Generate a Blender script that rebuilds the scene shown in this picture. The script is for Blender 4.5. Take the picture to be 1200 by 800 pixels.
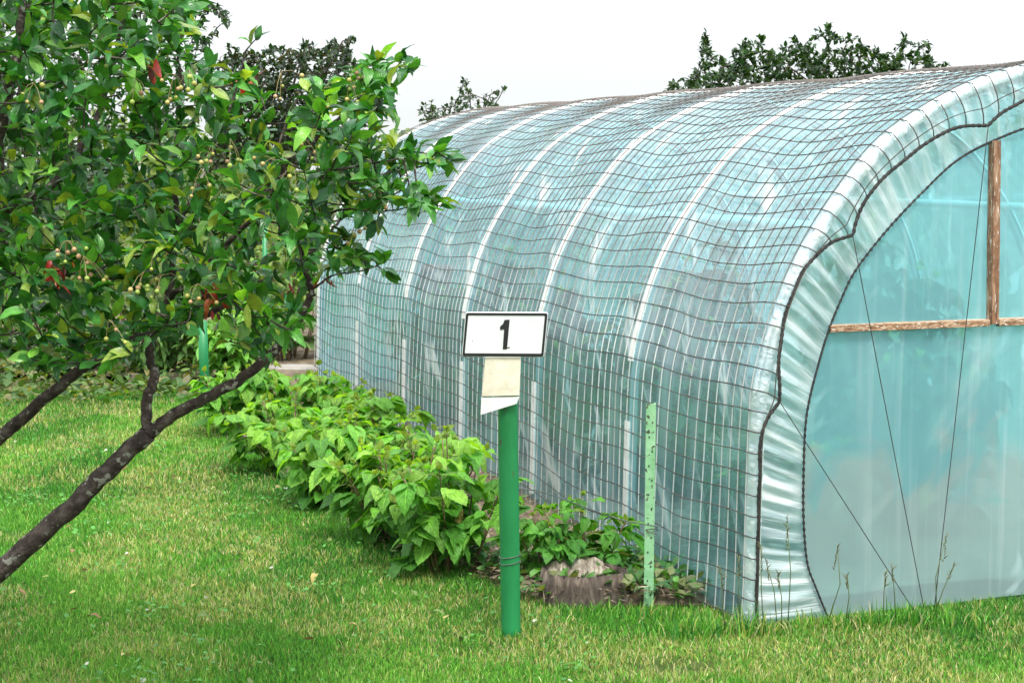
import bpy, math, random
import numpy as np
from mathutils import Vector, Matrix
rng = np.random.default_rng(7)
random.seed(7)
R = math.radians
for o in list(bpy.data.objects): bpy.data.objects.remove(o)
scene = bpy.context.scene
col = scene.collection

# ------------------------------------------------------------------ camera
EYE = 1.55; PITCH = math.atan(213/2000)
cam = bpy.data.objects.new('camera', bpy.data.cameras.new('camera')); col.objects.link(cam)
cam.location = (0, 0, EYE); cam.rotation_euler = (math.pi/2 - PITCH, 0, 0)
cam.data.sensor_width = 36; cam.data.lens = 60; cam.data.clip_end = 500; cam.data.clip_start = 0.05
scene.camera = cam
# ------------------------------------------------------------------ world, sun, exposure
SUN_EL, SUN_AZ = 62, 160          # degrees; azimuth clockwise from +Y (behind the camera, a little to the right)
w = bpy.data.worlds.new('World'); scene.world = w; w.use_nodes = True
nt = w.node_tree; nt.nodes.clear()
sky = nt.nodes.new('ShaderNodeTexSky'); sky.sky_type = 'NISHITA'; sky.sun_disc = False
sky.sun_elevation = R(SUN_EL); sky.sun_rotation = R(SUN_AZ)
tc = nt.nodes.new('ShaderNodeTexCoord'); nz = nt.nodes.new('ShaderNodeTexNoise')
nz.inputs['Scale'].default_value = 2.2; nz.inputs['Detail'].default_value = 5
mp = nt.nodes.new('ShaderNodeMapping'); mp.inputs['Scale'].default_value = (1, 1, 3.5)
rp = nt.nodes.new('ShaderNodeValToRGB'); rp.color_ramp.elements[0].position = .32; rp.color_ramp.elements[1].position = .62
rp.color_ramp.elements[0].color = (.82,)*3+(1,); rp.color_ramp.elements[1].color = (.99,)*3+(1,)
mx = nt.nodes.new('ShaderNodeMix'); mx.data_type = 'RGBA'; mx.inputs[7].default_value = (10.0, 10.4, 10.6, 1)
bg = nt.nodes.new('ShaderNodeBackground'); bg.inputs[1].default_value = .1
out = nt.nodes.new('ShaderNodeOutputWorld'); L = nt.links.new
L(tc.outputs['Generated'], mp.inputs[0]); L(mp.outputs[0], nz.inputs['Vector']); L(nz.outputs[0], rp.inputs[0])
L(rp.outputs[0], mx.inputs[0]); L(sky.outputs[0], mx.inputs[6])
sz = nt.nodes.new('ShaderNodeSeparateXYZ'); L(tc.outputs['Generated'], sz.inputs[0])
mr = nt.nodes.new('ShaderNodeMapRange'); L(sz.outputs[2], mr.inputs[0]); mr.inputs[3].default_value = .43; mr.inputs[4].default_value = 1.5
mu = nt.nodes.new('ShaderNodeMix'); mu.data_type = 'RGBA'; mu.blend_type = 'MULTIPLY'; mu.inputs[0].default_value = 1
L(mx.outputs[2], mu.inputs[6]); L(mr.outputs[0], mu.inputs[7]); L(mu.outputs[2], bg.inputs[0]); L(bg.outputs[0], out.inputs[0])
sd = bpy.data.lights.new('sun', 'SUN'); sd.energy = 2.0; sd.angle = R(18); sd.color = (1, .95, .87)
so = bpy.data.objects.new('sun', sd); col.objects.link(so)
az = R(SUN_AZ); sv = Vector((math.sin(az)*math.cos(R(SUN_EL)), math.cos(az)*math.cos(R(SUN_EL)), math.sin(R(SUN_EL))))
so.rotation_euler = sv.to_track_quat('Z', 'Y').to_euler(); so.location = sv*20
vs = scene.view_settings; vs.view_transform = 'Standard'; vs.look = 'None'; vs.exposure = 1.14; vs.gamma = 1; vs.use_curve_mapping = False
scene.cycles.transparent_max_bounces = 16; scene.cycles.max_bounces = 8
scene.cycles.transmission_bounces = 8; scene.cycles.diffuse_bounces = 4
scene.cycles.use_denoising = True

# ------------------------------------------------------------------ where a picture point stands in the world
def ray(u, v):
    x = (u-600)/2000; y = -(v-400)/2000
    return np.array([x, math.cos(PITCH)+y*math.sin(PITCH), -math.sin(PITCH)+y*math.cos(PITCH)])
def gnd(u, v):
    r = ray(u, v); p = r*(EYE/-r[2]); return np.array([p[0], p[1], 0.])
def at(u, v, Y):
    r = ray(u, v); p = r*(Y/r[1]); return np.array([p[0], p[1], p[2]+EYE])

# ------------------------------------------------------------------ helpers
class Acc:
    """collects vertices and faces of ONE mesh"""
    def __init__(s): s.v = []; s.f = {3: [], 4: []}; s.c = []; s.uv = []; s.n = 0
    def add(s, v, quads=None, tris=None, c=(1, 1, 1), uv=None):
        v = np.asarray(v, float).reshape(-1, 3)
        if quads is not None and len(quads): s.f[4].append(np.asarray(quads, int).reshape(-1, 4)+s.n)
        if tris is not None and len(tris): s.f[3].append(np.asarray(tris, int).reshape(-1, 3)+s.n)
        c = np.asarray(c, float); c = np.broadcast_to(c, (len(v), 3)) if c.ndim == 1 else c
        s.c.append(c); s.uv.append(np.zeros((len(v), 2)) if uv is None else np.asarray(uv, float))
        s.v.append(v); s.n += len(v); return s
    def build(s, name, mat, parent=None, smooth=True, solid=0):
        V = np.concatenate(s.v); q = np.concatenate(s.f[4]) if s.f[4] else np.zeros((0, 4), int)
        t = np.concatenate(s.f[3]) if s.f[3] else np.zeros((0, 3), int)
        pp_ = parent
        while pp_ is not None: V = V - np.array(pp_.location); pp_ = pp_.parent
        me = bpy.data.meshes.new(name); me.vertices.add(len(V)); me.vertices.foreach_set('co', V.astype(np.float32).ravel())
        lv = np.concatenate([q.ravel(), t.ravel()]); me.loops.add(len(lv)); me.loops.foreach_set('vertex_index', lv.astype(np.int32))
        st = np.concatenate([np.arange(len(q))*4, len(q)*4+np.arange(len(t))*3]).astype(np.int32)
        me.polygons.add(len(st)); me.polygons.foreach_set('loop_start', st)
        me.polygons.foreach_set('use_smooth', np.full(len(st), smooth))
        C = np.concatenate(s.c); a = me.color_attributes.new('tint', 'FLOAT_COLOR', 'POINT')
        a.data.foreach_set('color', np.concatenate([C, np.ones((len(C), 1))], 1).astype(np.float32).ravel())
        U = np.concatenate(s.uv)[lv]; me.uv_layers.new(name='UVMap').data.foreach_set('uv', U.astype(np.float32).ravel())
        me.update(calc_edges=True); me.validate(); me.materials.append(mat)
        o = bpy.data.objects.new(name, me); col.objects.link(o)
        if parent is not None: o.parent = parent
        if solid:
            m = o.modifiers.new('thick', 'SOLIDIFY'); m.thickness = solid
        return o
    def box(s, a, b, c=(1, 1, 1), M=None):
        x0, y0, z0 = a; x1, y1, z1 = b
        v = np.array([(x, y, z) for x in (x0, x1) for y in (y0, y1) for z in (z0, z1)], float)
        if M is not None: v = v@np.asarray(M)[:3, :3].T + np.asarray(M)[:3, 3]
        return s.add(v, [(0, 1, 3, 2), (4, 6, 7, 5), (0, 4, 5, 1), (2, 3, 7, 6), (0, 2, 6, 4), (1, 5, 7, 3)], c=c)
    def tube(s, pts, rad, n=6, c=(1, 1, 1), caps=True):
        P = np.asarray(pts, float); m = len(P); rad = np.broadcast_to(np.asarray(rad, float), (m,))
        T = np.gradient(P, axis=0); T /= np.linalg.norm(T, axis=1)[:, None]+1e-12
        up = np.array([0, 0, 1.]) if abs(T[0, 2]) < .9 else np.array([1., 0, 0])
        A = np.cross(T, up); bad = np.linalg.norm(A, axis=1) < .15
        if bad.any(): A[bad] = np.cross(T[bad], [1., .3, 0])
        A /= np.linalg.norm(A, axis=1)[:, None]
        for i in range(1, m):
            if A[i]@A[i-1] < 0: A[i] = -A[i]
        Bn = np.cross(T, A); an = np.arange(n)*2*math.pi/n
        V = P[:, None]+rad[:, None, None]*(np.cos(an)[None, :, None]*A[:, None]+np.sin(an)[None, :, None]*Bn[:, None])
        i, j = np.meshgrid(np.arange(m-1), np.arange(n), indexing='ij'); k = (j+1) % n
        q = np.stack([i*n+j, i*n+k, (i+1)*n+k, (i+1)*n+j], -1).reshape(-1, 4)
        t = []
        V = V.reshape(-1, 3)
        if caps:
            V = np.concatenate([V, P[:1], P[-1:]])
            for j in range(n): t += [(m*n, (j+1) % n, j), (m*n+1, (m-1)*n+j, (m-1)*n+(j+1) % n)]
        tt = np.concatenate([[0], np.cumsum(np.linalg.norm(np.diff(P, axis=0), axis=1))])
        uv = np.stack(np.broadcast_arrays(tt[:, None], an[None]/6.283), -1).reshape(-1, 2)
        if caps: uv = np.concatenate([uv, np.zeros((2, 2))])
        if np.ndim(c) == 2: c = np.concatenate([np.repeat(c, n, 0), c[:1], c[-1:]]) if caps else np.repeat(c, n, 0)
        return s.add(V, q, t, c=c, uv=uv)
    def grid(s, G, c=(1, 1, 1), uv=None):
        G = np.asarray(G, float); a, b = G.shape[:2]
        i, j = np.meshgrid(np.arange(a-1), np.arange(b-1), indexing='ij')
        q = np.stack([i*b+j, (i+1)*b+j, (i+1)*b+j+1, i*b+j+1], -1).reshape(-1, 4)
        return s.add(G.reshape(-1, 3), q, c=c, uv=None if uv is None else np.asarray(uv).reshape(-1, 2))

def empty(name, loc):
    o = bpy.data.objects.new(name, None); col.objects.link(o); o.location = tuple(loc); o.empty_display_size = .1; return o
def tag(o, label=None, cat=None, group=None, kind=None):
    if label: o['label'] = label
    if cat: o['category'] = cat
    if group: o['group'] = group
    if kind: o['kind'] = kind
    return o
def smooth_path(P, n):
    """Catmull-Rom through the points, n samples a piece"""
    P = np.asarray(P, float); Q = np.concatenate([[2*P[0]-P[1]], P, [2*P[-1]-P[-2]]]); o = []
    for i in range(1, len(Q)-2):
        for t in np.arange(n)/n:
            a, b, c, d = Q[i-1:i+3]
            o.append(.5*(2*b+(c-a)*t+(2*a-5*b+4*c-d)*t*t+(3*b-a-3*c+d)*t**3))
    return np.array(o+[P[-1]])
def vnoise(x, y, seed=0):
    """smooth value noise, about 0..1"""
    x = np.asarray(x, float); y = np.asarray(y, float)
    xi = np.floor(x).astype(int); yi = np.floor(y).astype(int); fx = x-xi; fy = y-yi
    fx = fx*fx*(3-2*fx); fy = fy*fy*(3-2*fy)
    def h(a, b):
        n = (a*374761393+b*668265263+seed*974711) & 0x7fffffff
        n = ((n ^ (n >> 13))*1274126177) & 0x7fffffff
        return ((n ^ (n >> 16)) & 0xffff)/65535.
    return (h(xi, yi)*(1-fx)+h(xi+1, yi)*fx)*(1-fy)+(h(xi, yi+1)*(1-fx)+h(xi+1, yi+1)*fx)*fy
def inside(px, py, poly):
    poly = np.asarray(poly, float); r = np.zeros(np.shape(px), bool); j = len(poly)-1
    for i in range(len(poly)):
        xi, yi = poly[i]; xj, yj = poly[j]
        r ^= ((yi > py) != (yj > py)) & (px < (xj-xi)*(py-yi)/(yj-yi+1e-12)+xi); j = i
    return r

# ------------------------------------------------------------------ materials
def mat(name):
    m = bpy.data.materials.new(name); m.use_nodes = True; n = m.node_tree; n.nodes.clear()
    o = n.nodes.new('ShaderNodeOutputMaterial'); return m, n, o
def N(n, t, **k):
    x = n.nodes.new('ShaderNode'+t)
    for a, b in k.items():
        if a in x.inputs: x.inputs[a].default_value = b
        else: setattr(x, a, b)
    return x
def ramp(n, src, stops):
    r = n.nodes.new('ShaderNodeValToRGB'); e = r.color_ramp.elements
    while len(e) < len(stops): e.new(.5)
    for x, (p, c) in zip(e, stops): x.position = p; x.color = (*((c,)*3 if np.isscalar(c) else c), 1)
    n.links.new(src, r.inputs[0]); return r.outputs[0]
def surf(name, stops, scale=20, rough=.6, bump=.3, detail=6, stretch=(1, 1, 1), metallic=0, tint=False, bscale=None, spec=.5, coord='Object', spots=None):
    m, n, o = mat(name); l = n.links.new
    tcn = N(n, 'TexCoord'); mpn = N(n, 'Mapping'); mpn.inputs['Scale'].default_value = stretch; l(tcn.outputs[coord], mpn.inputs[0])
    no = N(n, 'TexNoise'); no.inputs['Scale'].default_value = scale; no.inputs['Detail'].default_value = detail; no.inputs['Roughness'].default_value = .65
    l(mpn.outputs[0], no.inputs['Vector']); c = ramp(n, no.outputs[0], stops)
    if spots:   # (scale, threshold, colour): specks of rust, lichen or dirt
        s2 = N(n, 'TexNoise'); s2.inputs['Scale'].default_value = spots[0]; s2.inputs['Detail'].default_value = 3; l(mpn.outputs[0], s2.inputs['Vector'])
        f = ramp(n, s2.outputs[0], [(spots[1], 0), (spots[1]+.04, 1)])
        mm = N(n, 'Mix', data_type='RGBA'); l(f, mm.inputs[0]); l(c, mm.inputs[6]); mm.inputs[7].default_value = (*spots[2], 1); c = mm.outputs[2]
    if tint:
        a = N(n, 'Attribute', attribute_name='tint'); mm = N(n, 'Mix', data_type='RGBA', blend_type='MULTIPLY'); mm.inputs[0].default_value = 1
        l(c, mm.inputs[6]); l(a.outputs[0], mm.inputs[7]); c = mm.outputs[2]
    p = N(n, 'BsdfPrincipled'); p.inputs['Roughness'].default_value = rough; p.inputs['Metallic'].default_value = metallic
    p.inputs['Specular IOR Level'].default_value = spec; l(c, p.inputs['Base Color'])
    if bump:
        b = N(n, 'Bump'); b.inputs['Strength'].default_value = bump; b.inputs['Distance'].default_value = .01
        n2 = N(n, 'TexNoise'); n2.inputs['Scale'].default_value = bscale or scale*2; n2.inputs['Detail'].default_value = 8; l(mpn.outputs[0], n2.inputs['Vector'])
        l(n2.outputs[0], b.inputs['Height']); l(b.outputs[0], p.inputs['Normal'])
    l(p.outputs[0], o.inputs[0]); return m
def leaf_mat(name, rough=.4, trans=.3, veins=7, vein_gain=1.5, bump=.35, spec=.5, back=(1.25, 1.2, .9)):
    """leaf: colour from the leaf's own tint, pale veins from its uv, light through the blade"""
    m, n, o = mat(name); l = n.links.new
    a = N(n, 'Attribute', attribute_name='tint'); uvn = N(n, 'UVMap', uv_map='UVMap'); sp = N(n, 'SeparateXYZ'); l(uvn.outputs[0], sp.inputs[0])
    ab = N(n, 'Math', operation='ABSOLUTE'); l(sp.outputs[0], ab.inputs[0])
    k = N(n, 'Math', operation='MULTIPLY_ADD'); l(ab.outputs[0], k.inputs[0]); k.inputs[1].default_value = -.35; l(sp.outputs[1], k.inputs[2])
    k2 = N(n, 'Math', operation='MULTIPLY'); l(k.outputs[0], k2.inputs[0]); k2.inputs[1].default_value = veins
    fr = N(n, 'Math', operation='FRACT'); l(k2.outputs[0], fr.inputs[0])
    pp = N(n, 'Math', operation='PINGPONG'); l(k2.outputs[0], pp.inputs[0]); pp.inputs[1].default_value = .5
    side = ramp(n, pp.outputs[0], [(.0, 1), (.2, 0)]); mid = ramp(n, ab.outputs[0], [(.04, 1), (.13, 0)])
    mxm = N(n, 'Math', operation='MAXIMUM'); l(side, mxm.inputs[0]); l(mid, mxm.inputs[1])
    no = N(n, 'TexNoise'); no.inputs['Scale'].default_value = 60; tcn = N(n, 'TexCoord'); l(tcn.outputs['Object'], no.inputs['Vector'])
    var = ramp(n, no.outputs[0], [(.3, .75), (.7, 1.2)])
    c1 = N(n, 'Mix', data_type='RGBA', blend_type='MULTIPLY'); c1.inputs[0].default_value = 1; l(a.outputs[0], c1.inputs[6]); l(var, c1.inputs[7])
    vc = N(n, 'Mix', data_type='RGBA', blend_type='MULTIPLY'); vc.inputs[0].default_value = 1; l(c1.outputs[2], vc.inputs[6]); vc.inputs[7].default_value = (vein_gain*1.15, vein_gain, vein_gain, 1)
    c2 = N(n, 'Mix', data_type='RGBA'); sc = N(n, 'Math', operation='MULTIPLY'); l(mxm.outputs[0], sc.inputs[0]); sc.inputs[1].default_value = .6
    l(sc.outputs[0], c2.inputs[0]); l(c1.outputs[2], c2.inputs[6]); l(vc.outputs[2], c2.inputs[7])
    ge = N(n, 'NewGeometry'); c3 = N(n, 'Mix', data_type='RGBA', blend_type='MULTIPLY'); l(ge.outputs['Backfacing'], c3.inputs[0]); l(c2.outputs[2], c3.inputs[6]); c3.inputs[7].default_value = (*back, 1)
    p = N(n, 'BsdfPrincipled'); p.inputs['Roughness'].default_value = rough; p.inputs['Specular IOR Level'].default_value = spec; l(c3.outputs[2], p.inputs['Base Color'])
    b = N(n, 'Bump', invert=True); b.inputs['Strength'].default_value = bump; b.inputs['Distance'].default_value = .004; l(mxm.outputs[0], b.inputs['Height']); l(b.outputs[0], p.inputs['Normal'])
    tr = N(n, 'BsdfTranslucent'); ty = N(n, 'Mix', data_type='RGBA', blend_type='MULTIPLY'); ty.inputs[0].default_value = 1; l(c3.outputs[2], ty.inputs[6]); ty.inputs[7].default_value = (1.5, 1.5, .5, 1); l(ty.outputs[2], tr.inputs[0])
    ms = N(n, 'MixShader'); ms.inputs[0].default_value = trans; l(p.outputs[0], ms.inputs[1]); l(tr.outputs[0], ms.inputs[2]); l(ms.outputs[0], o.inputs[0])
    return m
def film_mat(name, tint=(.62, .86, .88), clear=(.80, .95, .95), haze=(.30, .85), scale=(18, 1.2), fine=(90, 3), gloss=.16, shift=0, rot=0, diag=0., sheen=.22, amp=1., dg=(9, 2.6), mud=0., fw=.45):
    """thin milky polythene: part clear, part scattering, whiter along creases; uv in metres"""
    m, n, o = mat(name); l = n.links.new
    uvn = N(n, 'UVMap', uv_map='UVMap')
    def nz_(sx, sy, rz=0, det=4, dist=0.):
        mpn = N(n, 'Mapping'); mpn.inputs['Scale'].default_value = (sx, sy, 1); mpn.inputs['Location'].default_value = (shift, shift*.7, 0)
        mr = N(n, 'Mapping'); mr.inputs['Rotation'].default_value = (0, 0, rz); l(uvn.outputs[0], mr.inputs[0]); l(mr.outputs[0], mpn.inputs[0])
        x = N(n, 'TexNoise'); x.inputs['Scale'].default_value = 1; x.inputs['Detail'].default_value = det; x.inputs['Distortion'].default_value = dist; l(mpn.outputs[0], x.inputs['Vector']); return x.outputs[0]
    s1 = nz_(*scale, rot); s2 = nz_(*fine, rot, 2); s3 = nz_(1.6, 1.1, 0, 3, .6); s4 = nz_(*dg, rot+.75, 3, .3)
    a = ramp(n, s1, [(.36, 0), (.7, 1)]); f = ramp(n, s2, [(.52, 0), (.72, 1)]); d4 = ramp(n, s4, [(.58, 0), (.70, 1)])
    ad = N(n, 'Math', operation='MULTIPLY_ADD'); l(f, ad.inputs[0]); ad.inputs[1].default_value = fw; am = N(n, 'Math', operation='MULTIPLY'); l(a, am.inputs[0]); am.inputs[1].default_value = amp; l(am.outputs[0], ad.inputs[2])
    ad2 = N(n, 'Math', operation='MULTIPLY_ADD'); l(d4, ad2.inputs[0]); ad2.inputs[1].default_value = diag; l(ad.outputs[0], ad2.inputs[2])
    ad3 = N(n, 'Math', operation='MULTIPLY_ADD'); l(s3, ad3.inputs[0]); ad3.inputs[1].default_value = .5; l(ad2.outputs[0], ad3.inputs[2])
    s6 = nz_(5.5, 3.4, .2, 2, .8); f6 = ramp(n, s6, [(.70, 0), (.74, 1)]); ad4 = N(n, 'Math', operation='MULTIPLY_ADD'); l(f6, ad4.inputs[0]); ad4.inputs[1].default_value = .7; l(ad2.outputs[0], ad4.inputs[2]); l(ad4.outputs[0], ad3.inputs[2])
    mr = N(n, 'MapRange'); l(ad3.outputs[0], mr.inputs[0]); mr.inputs[1].default_value = .2; mr.inputs[2].default_value = 1.5; mr.inputs[3].default_value = haze[0]; mr.inputs[4].default_value = haze[1]
    b = N(n, 'Bump'); b.inputs['Strength'].default_value = .5; b.inputs['Distance'].default_value = .012; l(ad2.outputs[0], b.inputs['Height'])
    cw = N(n, 'Mix', data_type='RGBA'); l(ad2.outputs[0], cw.inputs[0]); cw.inputs[6].default_value = (*tint, 1); cw.inputs[7].default_value = (.93, .97, .97, 1)
    if mud:   # dried soil splashed up the foot of the sheet
        sp_ = N(n, 'SeparateXYZ'); l(uvn.outputs[0], sp_.inputs[0]); s5 = nz_(4.2, 3.6, 0, 4, .6)
        h5 = N(n, 'Math', operation='MULTIPLY_ADD'); l(s5, h5.inputs[0]); h5.inputs[1].default_value = -.95; l(sp_.outputs[1], h5.inputs[2])
        f5 = ramp(n, h5.outputs[0], [(.0, mud), (.02, mud*.8), (.12, 0)]); c5 = N(n, 'Mix', data_type='RGBA'); l(f5, c5.inputs[0]); l(cw.outputs[2], c5.inputs[6]); c5.inputs[7].default_value = (.86, .82, .80, 1); cw = c5
    df = N(n, 'BsdfDiffuse'); l(cw.outputs[2], df.inputs[0]); l(b.outputs[0], df.inputs['Normal'])
    tl = N(n, 'BsdfTranslucent'); l(cw.outputs[2], tl.inputs[0]); l(b.outputs[0], tl.inputs['Normal'])
    dt = N(n, 'MixShader'); dt.inputs[0].default_value = .5; l(df.outputs[0], dt.inputs[1]); l(tl.outputs[0], dt.inputs[2])
    tp = N(n, 'BsdfTransparent'); tp.inputs[0].default_value = (*clear, 1)
    m1 = N(n, 'MixShader'); l(mr.outputs[0], m1.inputs[0]); l(tp.outputs[0], m1.inputs[1]); l(dt.outputs[0], m1.inputs[2])
    gl = N(n, 'BsdfGlossy'); gl.inputs['Roughness'].default_value = sheen; gl.inputs[0].default_value = (1, 1, 1, 1); l(b.outputs[0], gl.inputs['Normal'])
    lw = N(n, 'LayerWeight'); lw.inputs[0].default_value = .35; l(b.outputs[0], lw.inputs['Normal'])
    gf = N(n, 'Math', operation='MULTIPLY_ADD'); l(lw.outputs['Facing'], gf.inputs[0]); gf.inputs[1].default_value = .35; gf.inputs[2].default_value = gloss*.35
    m2 = N(n, 'MixShader'); l(gf.outputs[0], m2.inputs[0]); l(m1.outputs[0], m2.inputs[1]); l(gl.outputs[0], m2.inputs[2]); l(m2.outputs[0], o.inputs[0])
    return m
def vcol(name, rough=.6, trans=0, spec=.4):
    m, n, o = mat(name); l = n.links.new; a = N(n, 'Attribute', attribute_name='tint')
    p = N(n, 'BsdfPrincipled'); p.inputs['Roughness'].default_value = rough; p.inputs['Specular IOR Level'].default_value = spec; l(a.outputs[0], p.inputs['Base Color']); sh = p.outputs[0]
    if trans:
        t = N(n, 'BsdfTranslucent'); l(a.outputs[0], t.inputs[0]); ms = N(n, 'MixShader'); ms.inputs[0].default_value = trans; l(sh, ms.inputs[1]); l(t.outputs[0], ms.inputs[2]); sh = ms.outputs[0]
    l(sh, o.inputs[0]); return m
M = {}
M['soil'] = surf('soil', [(.3, (.07, .05, .035)), (.5, (.15, .115, .08)), (.7, (.26, .21, .15))], scale=14, rough=.95, bump=1, bscale=40, spec=.1)
M['turf'] = surf('turf_soil', [(.3, (.025, .045, .012)), (.55, (.06, .085, .02)), (.75, (.14, .13, .05))], scale=9, rough=.95, bump=1, bscale=60, spec=.1)
M['grass'] = vcol('grass_blade', .55, .35)
M['bark'] = surf('bark', [(.3, (.018, .014, .012)), (.5, (.055, .042, .036)), (.68, (.13, .11, .095))], scale=30, rough=.9, bump=1, bscale=55, spots=(38, .60, (.24, .24, .20)), spec=.2)
M['twig'] = surf('twig_bark', [(.3, (.03, .02, .018)), (.7, (.09, .065, .05))], scale=30, rough=.8, bump=0, spec=.2)
M['leaf'] = leaf_mat('tree_leaf', .30, .26, 7, 1.35)
M['far_leaf'] = leaf_mat('far_leaf', .5, .3, 6, 1.2)
M['rasp'] = leaf_mat('bramble_leaf', .5, .33, 8, 1.75, .8, .35)
M['fruit'] = vcol('fruit', .3, 0, .5)
M['cane'] = vcol('cane', .6)
M['film'] = film_mat('tunnel_film', diag=.9, haze=(.15, .97), tint=(.42, .82, .97), clear=(.54, .92, .98), fw=.2, gloss=.1, dg=(7, 2.2), fine=(26, 1.1), scale=(7, .8), amp=.4)
M['gable'] = film_mat('gable_film', haze=(.48, .92), scale=(4, .8), fine=(26, .9), shift=3, clear=(.52, .90, .92), tint=(.34, .79, .88), amp=.14, fw=.22, dg=(5, 2), mud=.52, diag=.25)
M['pleat'] = film_mat('pleated_film', haze=(.40, 1.0), scale=(16, 1.6), fine=(70, 4), shift=9, tint=(.60, .89, .92), clear=(.66, .92, .93), diag=.25, gloss=.25)
M['roll'] = film_mat('rolled_film', haze=(.62, .97), scale=(5, 9), fine=(20, 30), shift=5, tint=(.68, .84, .92), diag=.2, gloss=.5, sheen=.12)
M['strap'] = surf('white_strap', [(.3, (.62, .60, .58)), (.6, (.80, .79, .77))], scale=25, rough=.4, bump=.15, spots=(55, .68, (.4, .33, .27)))
M['hoop'] = surf('hoop_steel', [(.3, (.28, .28, .29)), (.7, (.45, .45, .46))], scale=20, rough=.5, bump=.1)
M['cord'] = vcol('net_cord', .8, 0, .2)
M['rope'] = surf('black_rope', [(.35, (.012, .012, .013)), (.6, (.04, .038, .036)), (.8, (.20, .20, .19))], scale=90, rough=.8, bump=1, bscale=160)
M['wood'] = surf('weathered_wood', [(.3, (.10, .045, .022)), (.5, (.26, .13, .07)), (.72, (.52, .38, .27))], scale=9, rough=.8, bump=.8, stretch=(7, 7, 1.2), spots=(26, .62, (.62, .58, .54)))
M['woodx'] = surf('weathered_rail', [(.3, (.14, .07, .035)), (.5, (.32, .18, .10)), (.72, (.58, .43, .30))], scale=9, rough=.8, bump=.8, stretch=(1.2, 7, 7), spots=(26, .60, (.66, .62, .58)))
M['old'] = surf('grey_timber', [(.3, (.08, .065, .045)), (.7, (.27, .23, .17))], scale=12, rough=.9, bump=.8, stretch=(1, 6, 6))
M['sign'] = surf('white_enamel', [(.35, (.66, .68, .69)), (.65, (.78, .80, .81))], scale=6, rough=.35, bump=.08, spots=(48, .735, (.05, .05, .05)))
M['black'] = surf('black_paint', [(.3, (.008, .008, .009)), (.7, (.02, .02, .022))], scale=30, rough=.45, bump=.05)
M['cream'] = surf('cream_board', [(.35, (.66, .60, .47)), (.65, (.78, .74, .62))], scale=18, rough=.6, bump=.2, spots=(60, .72, (.35, .28, .2)))
M['tab'] = surf('white_board', [(.35, (.74, .73, .70)), (.65, (.83, .82, .80))], scale=18, rough=.6, bump=.1)
M['post'] = surf('green_paint', [(.3, (.008, .15, .042)), (.7, (.018, .25, .080))], scale=6, rough=.42, bump=.35, spots=(26, .66, (.07, .055, .03)), stretch=(1, 1, .35))
M['stake'] = surf('flaking_green_paint', [(.35, (.17, .40, .19)), (.65, (.30, .53, .31))], scale=15, rough=.6, bump=.4, spots=(60, .60, (.05, .05, .03)))
M['wire'] = surf('wire', [(.3, (.05, .06, .06)), (.7, (.13, .14, .13))], scale=30, rough=.5, bump=0)
M['rust'] = surf('rusty_iron', [(.3, (.10, .04, .02)), (.7, (.25, .11, .06))], scale=30, rough=.8, bump=.5)
M['endgrain'] = surf('stump_top', [(.3, (.07, .055, .04)), (.5, (.24, .20, .155)), (.7, (.48, .43, .36))], scale=10, rough=.9, bump=1, stretch=(6, 1.4, 3), bscale=30)
M['stumpbark'] = surf('stump_bark', [(.3, (.02, .015, .012)), (.5, (.075, .055, .042)), (.7, (.20, .165, .13))], scale=14, rough=.95, bump=1, stretch=(2.5, 2.5, .5), bscale=40)
M['terra'] = surf('red_plastic', [(.3, (.45, .10, .09)), (.7, (.55, .15, .13))], scale=10, rough=.5, bump=0)
M['dry'] = vcol('dry_litter', .9, .1)
M['stone'] = surf('pale_stone', [(.3, (.18, .165, .145)), (.7, (.36, .33, .30))], scale=8, rough=.9, bump=.6)

# ------------------------------------------------------------------ leaves
def leaf_tmpl(ts, ws, fold=.28, curl=.28, wave=0.):
    v = []; uv = []; ts = np.array(ts); ws = np.array(ws)
    for i, (t_, w_) in enumerate(zip(ts, ws)):
        z = .10*math.sin(t_*math.pi)-curl*t_**2
        for sd in (-1, 0, 1): v.append((sd*w_, t_, z+abs(sd)*fold*w_+wave*abs(sd)*math.sin(t_*19+sd))); uv.append((sd, t_))
    q = []
    for i in range(len(ts)-1): q += [(i*3, i*3+1, i*3+4, i*3+3), (i*3+1, i*3+2, i*3+5, i*3+4)]
    return np.array(v), np.array(q), np.array(uv)
T_OVAL = leaf_tmpl([0, .12, .3, .5, .68, .84, .94, 1], [.015, .15, .25, .275, .235, .14, .06, .004], wave=.02)
T_RASP = leaf_tmpl([0, .07, .10, .19, .22, .33, .36, .47, .50, .61, .64, .74, .77, .86, .89, 1], [.02, .22, .20, .345, .315, .40, .365, .40, .35, .345, .29, .26, .20, .16, .10, .004], fold=.22, curl=.25, wave=.02)
T_SMALL = leaf_tmpl([0, .3, .65, 1], [.02, .26, .24, .01])
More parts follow.
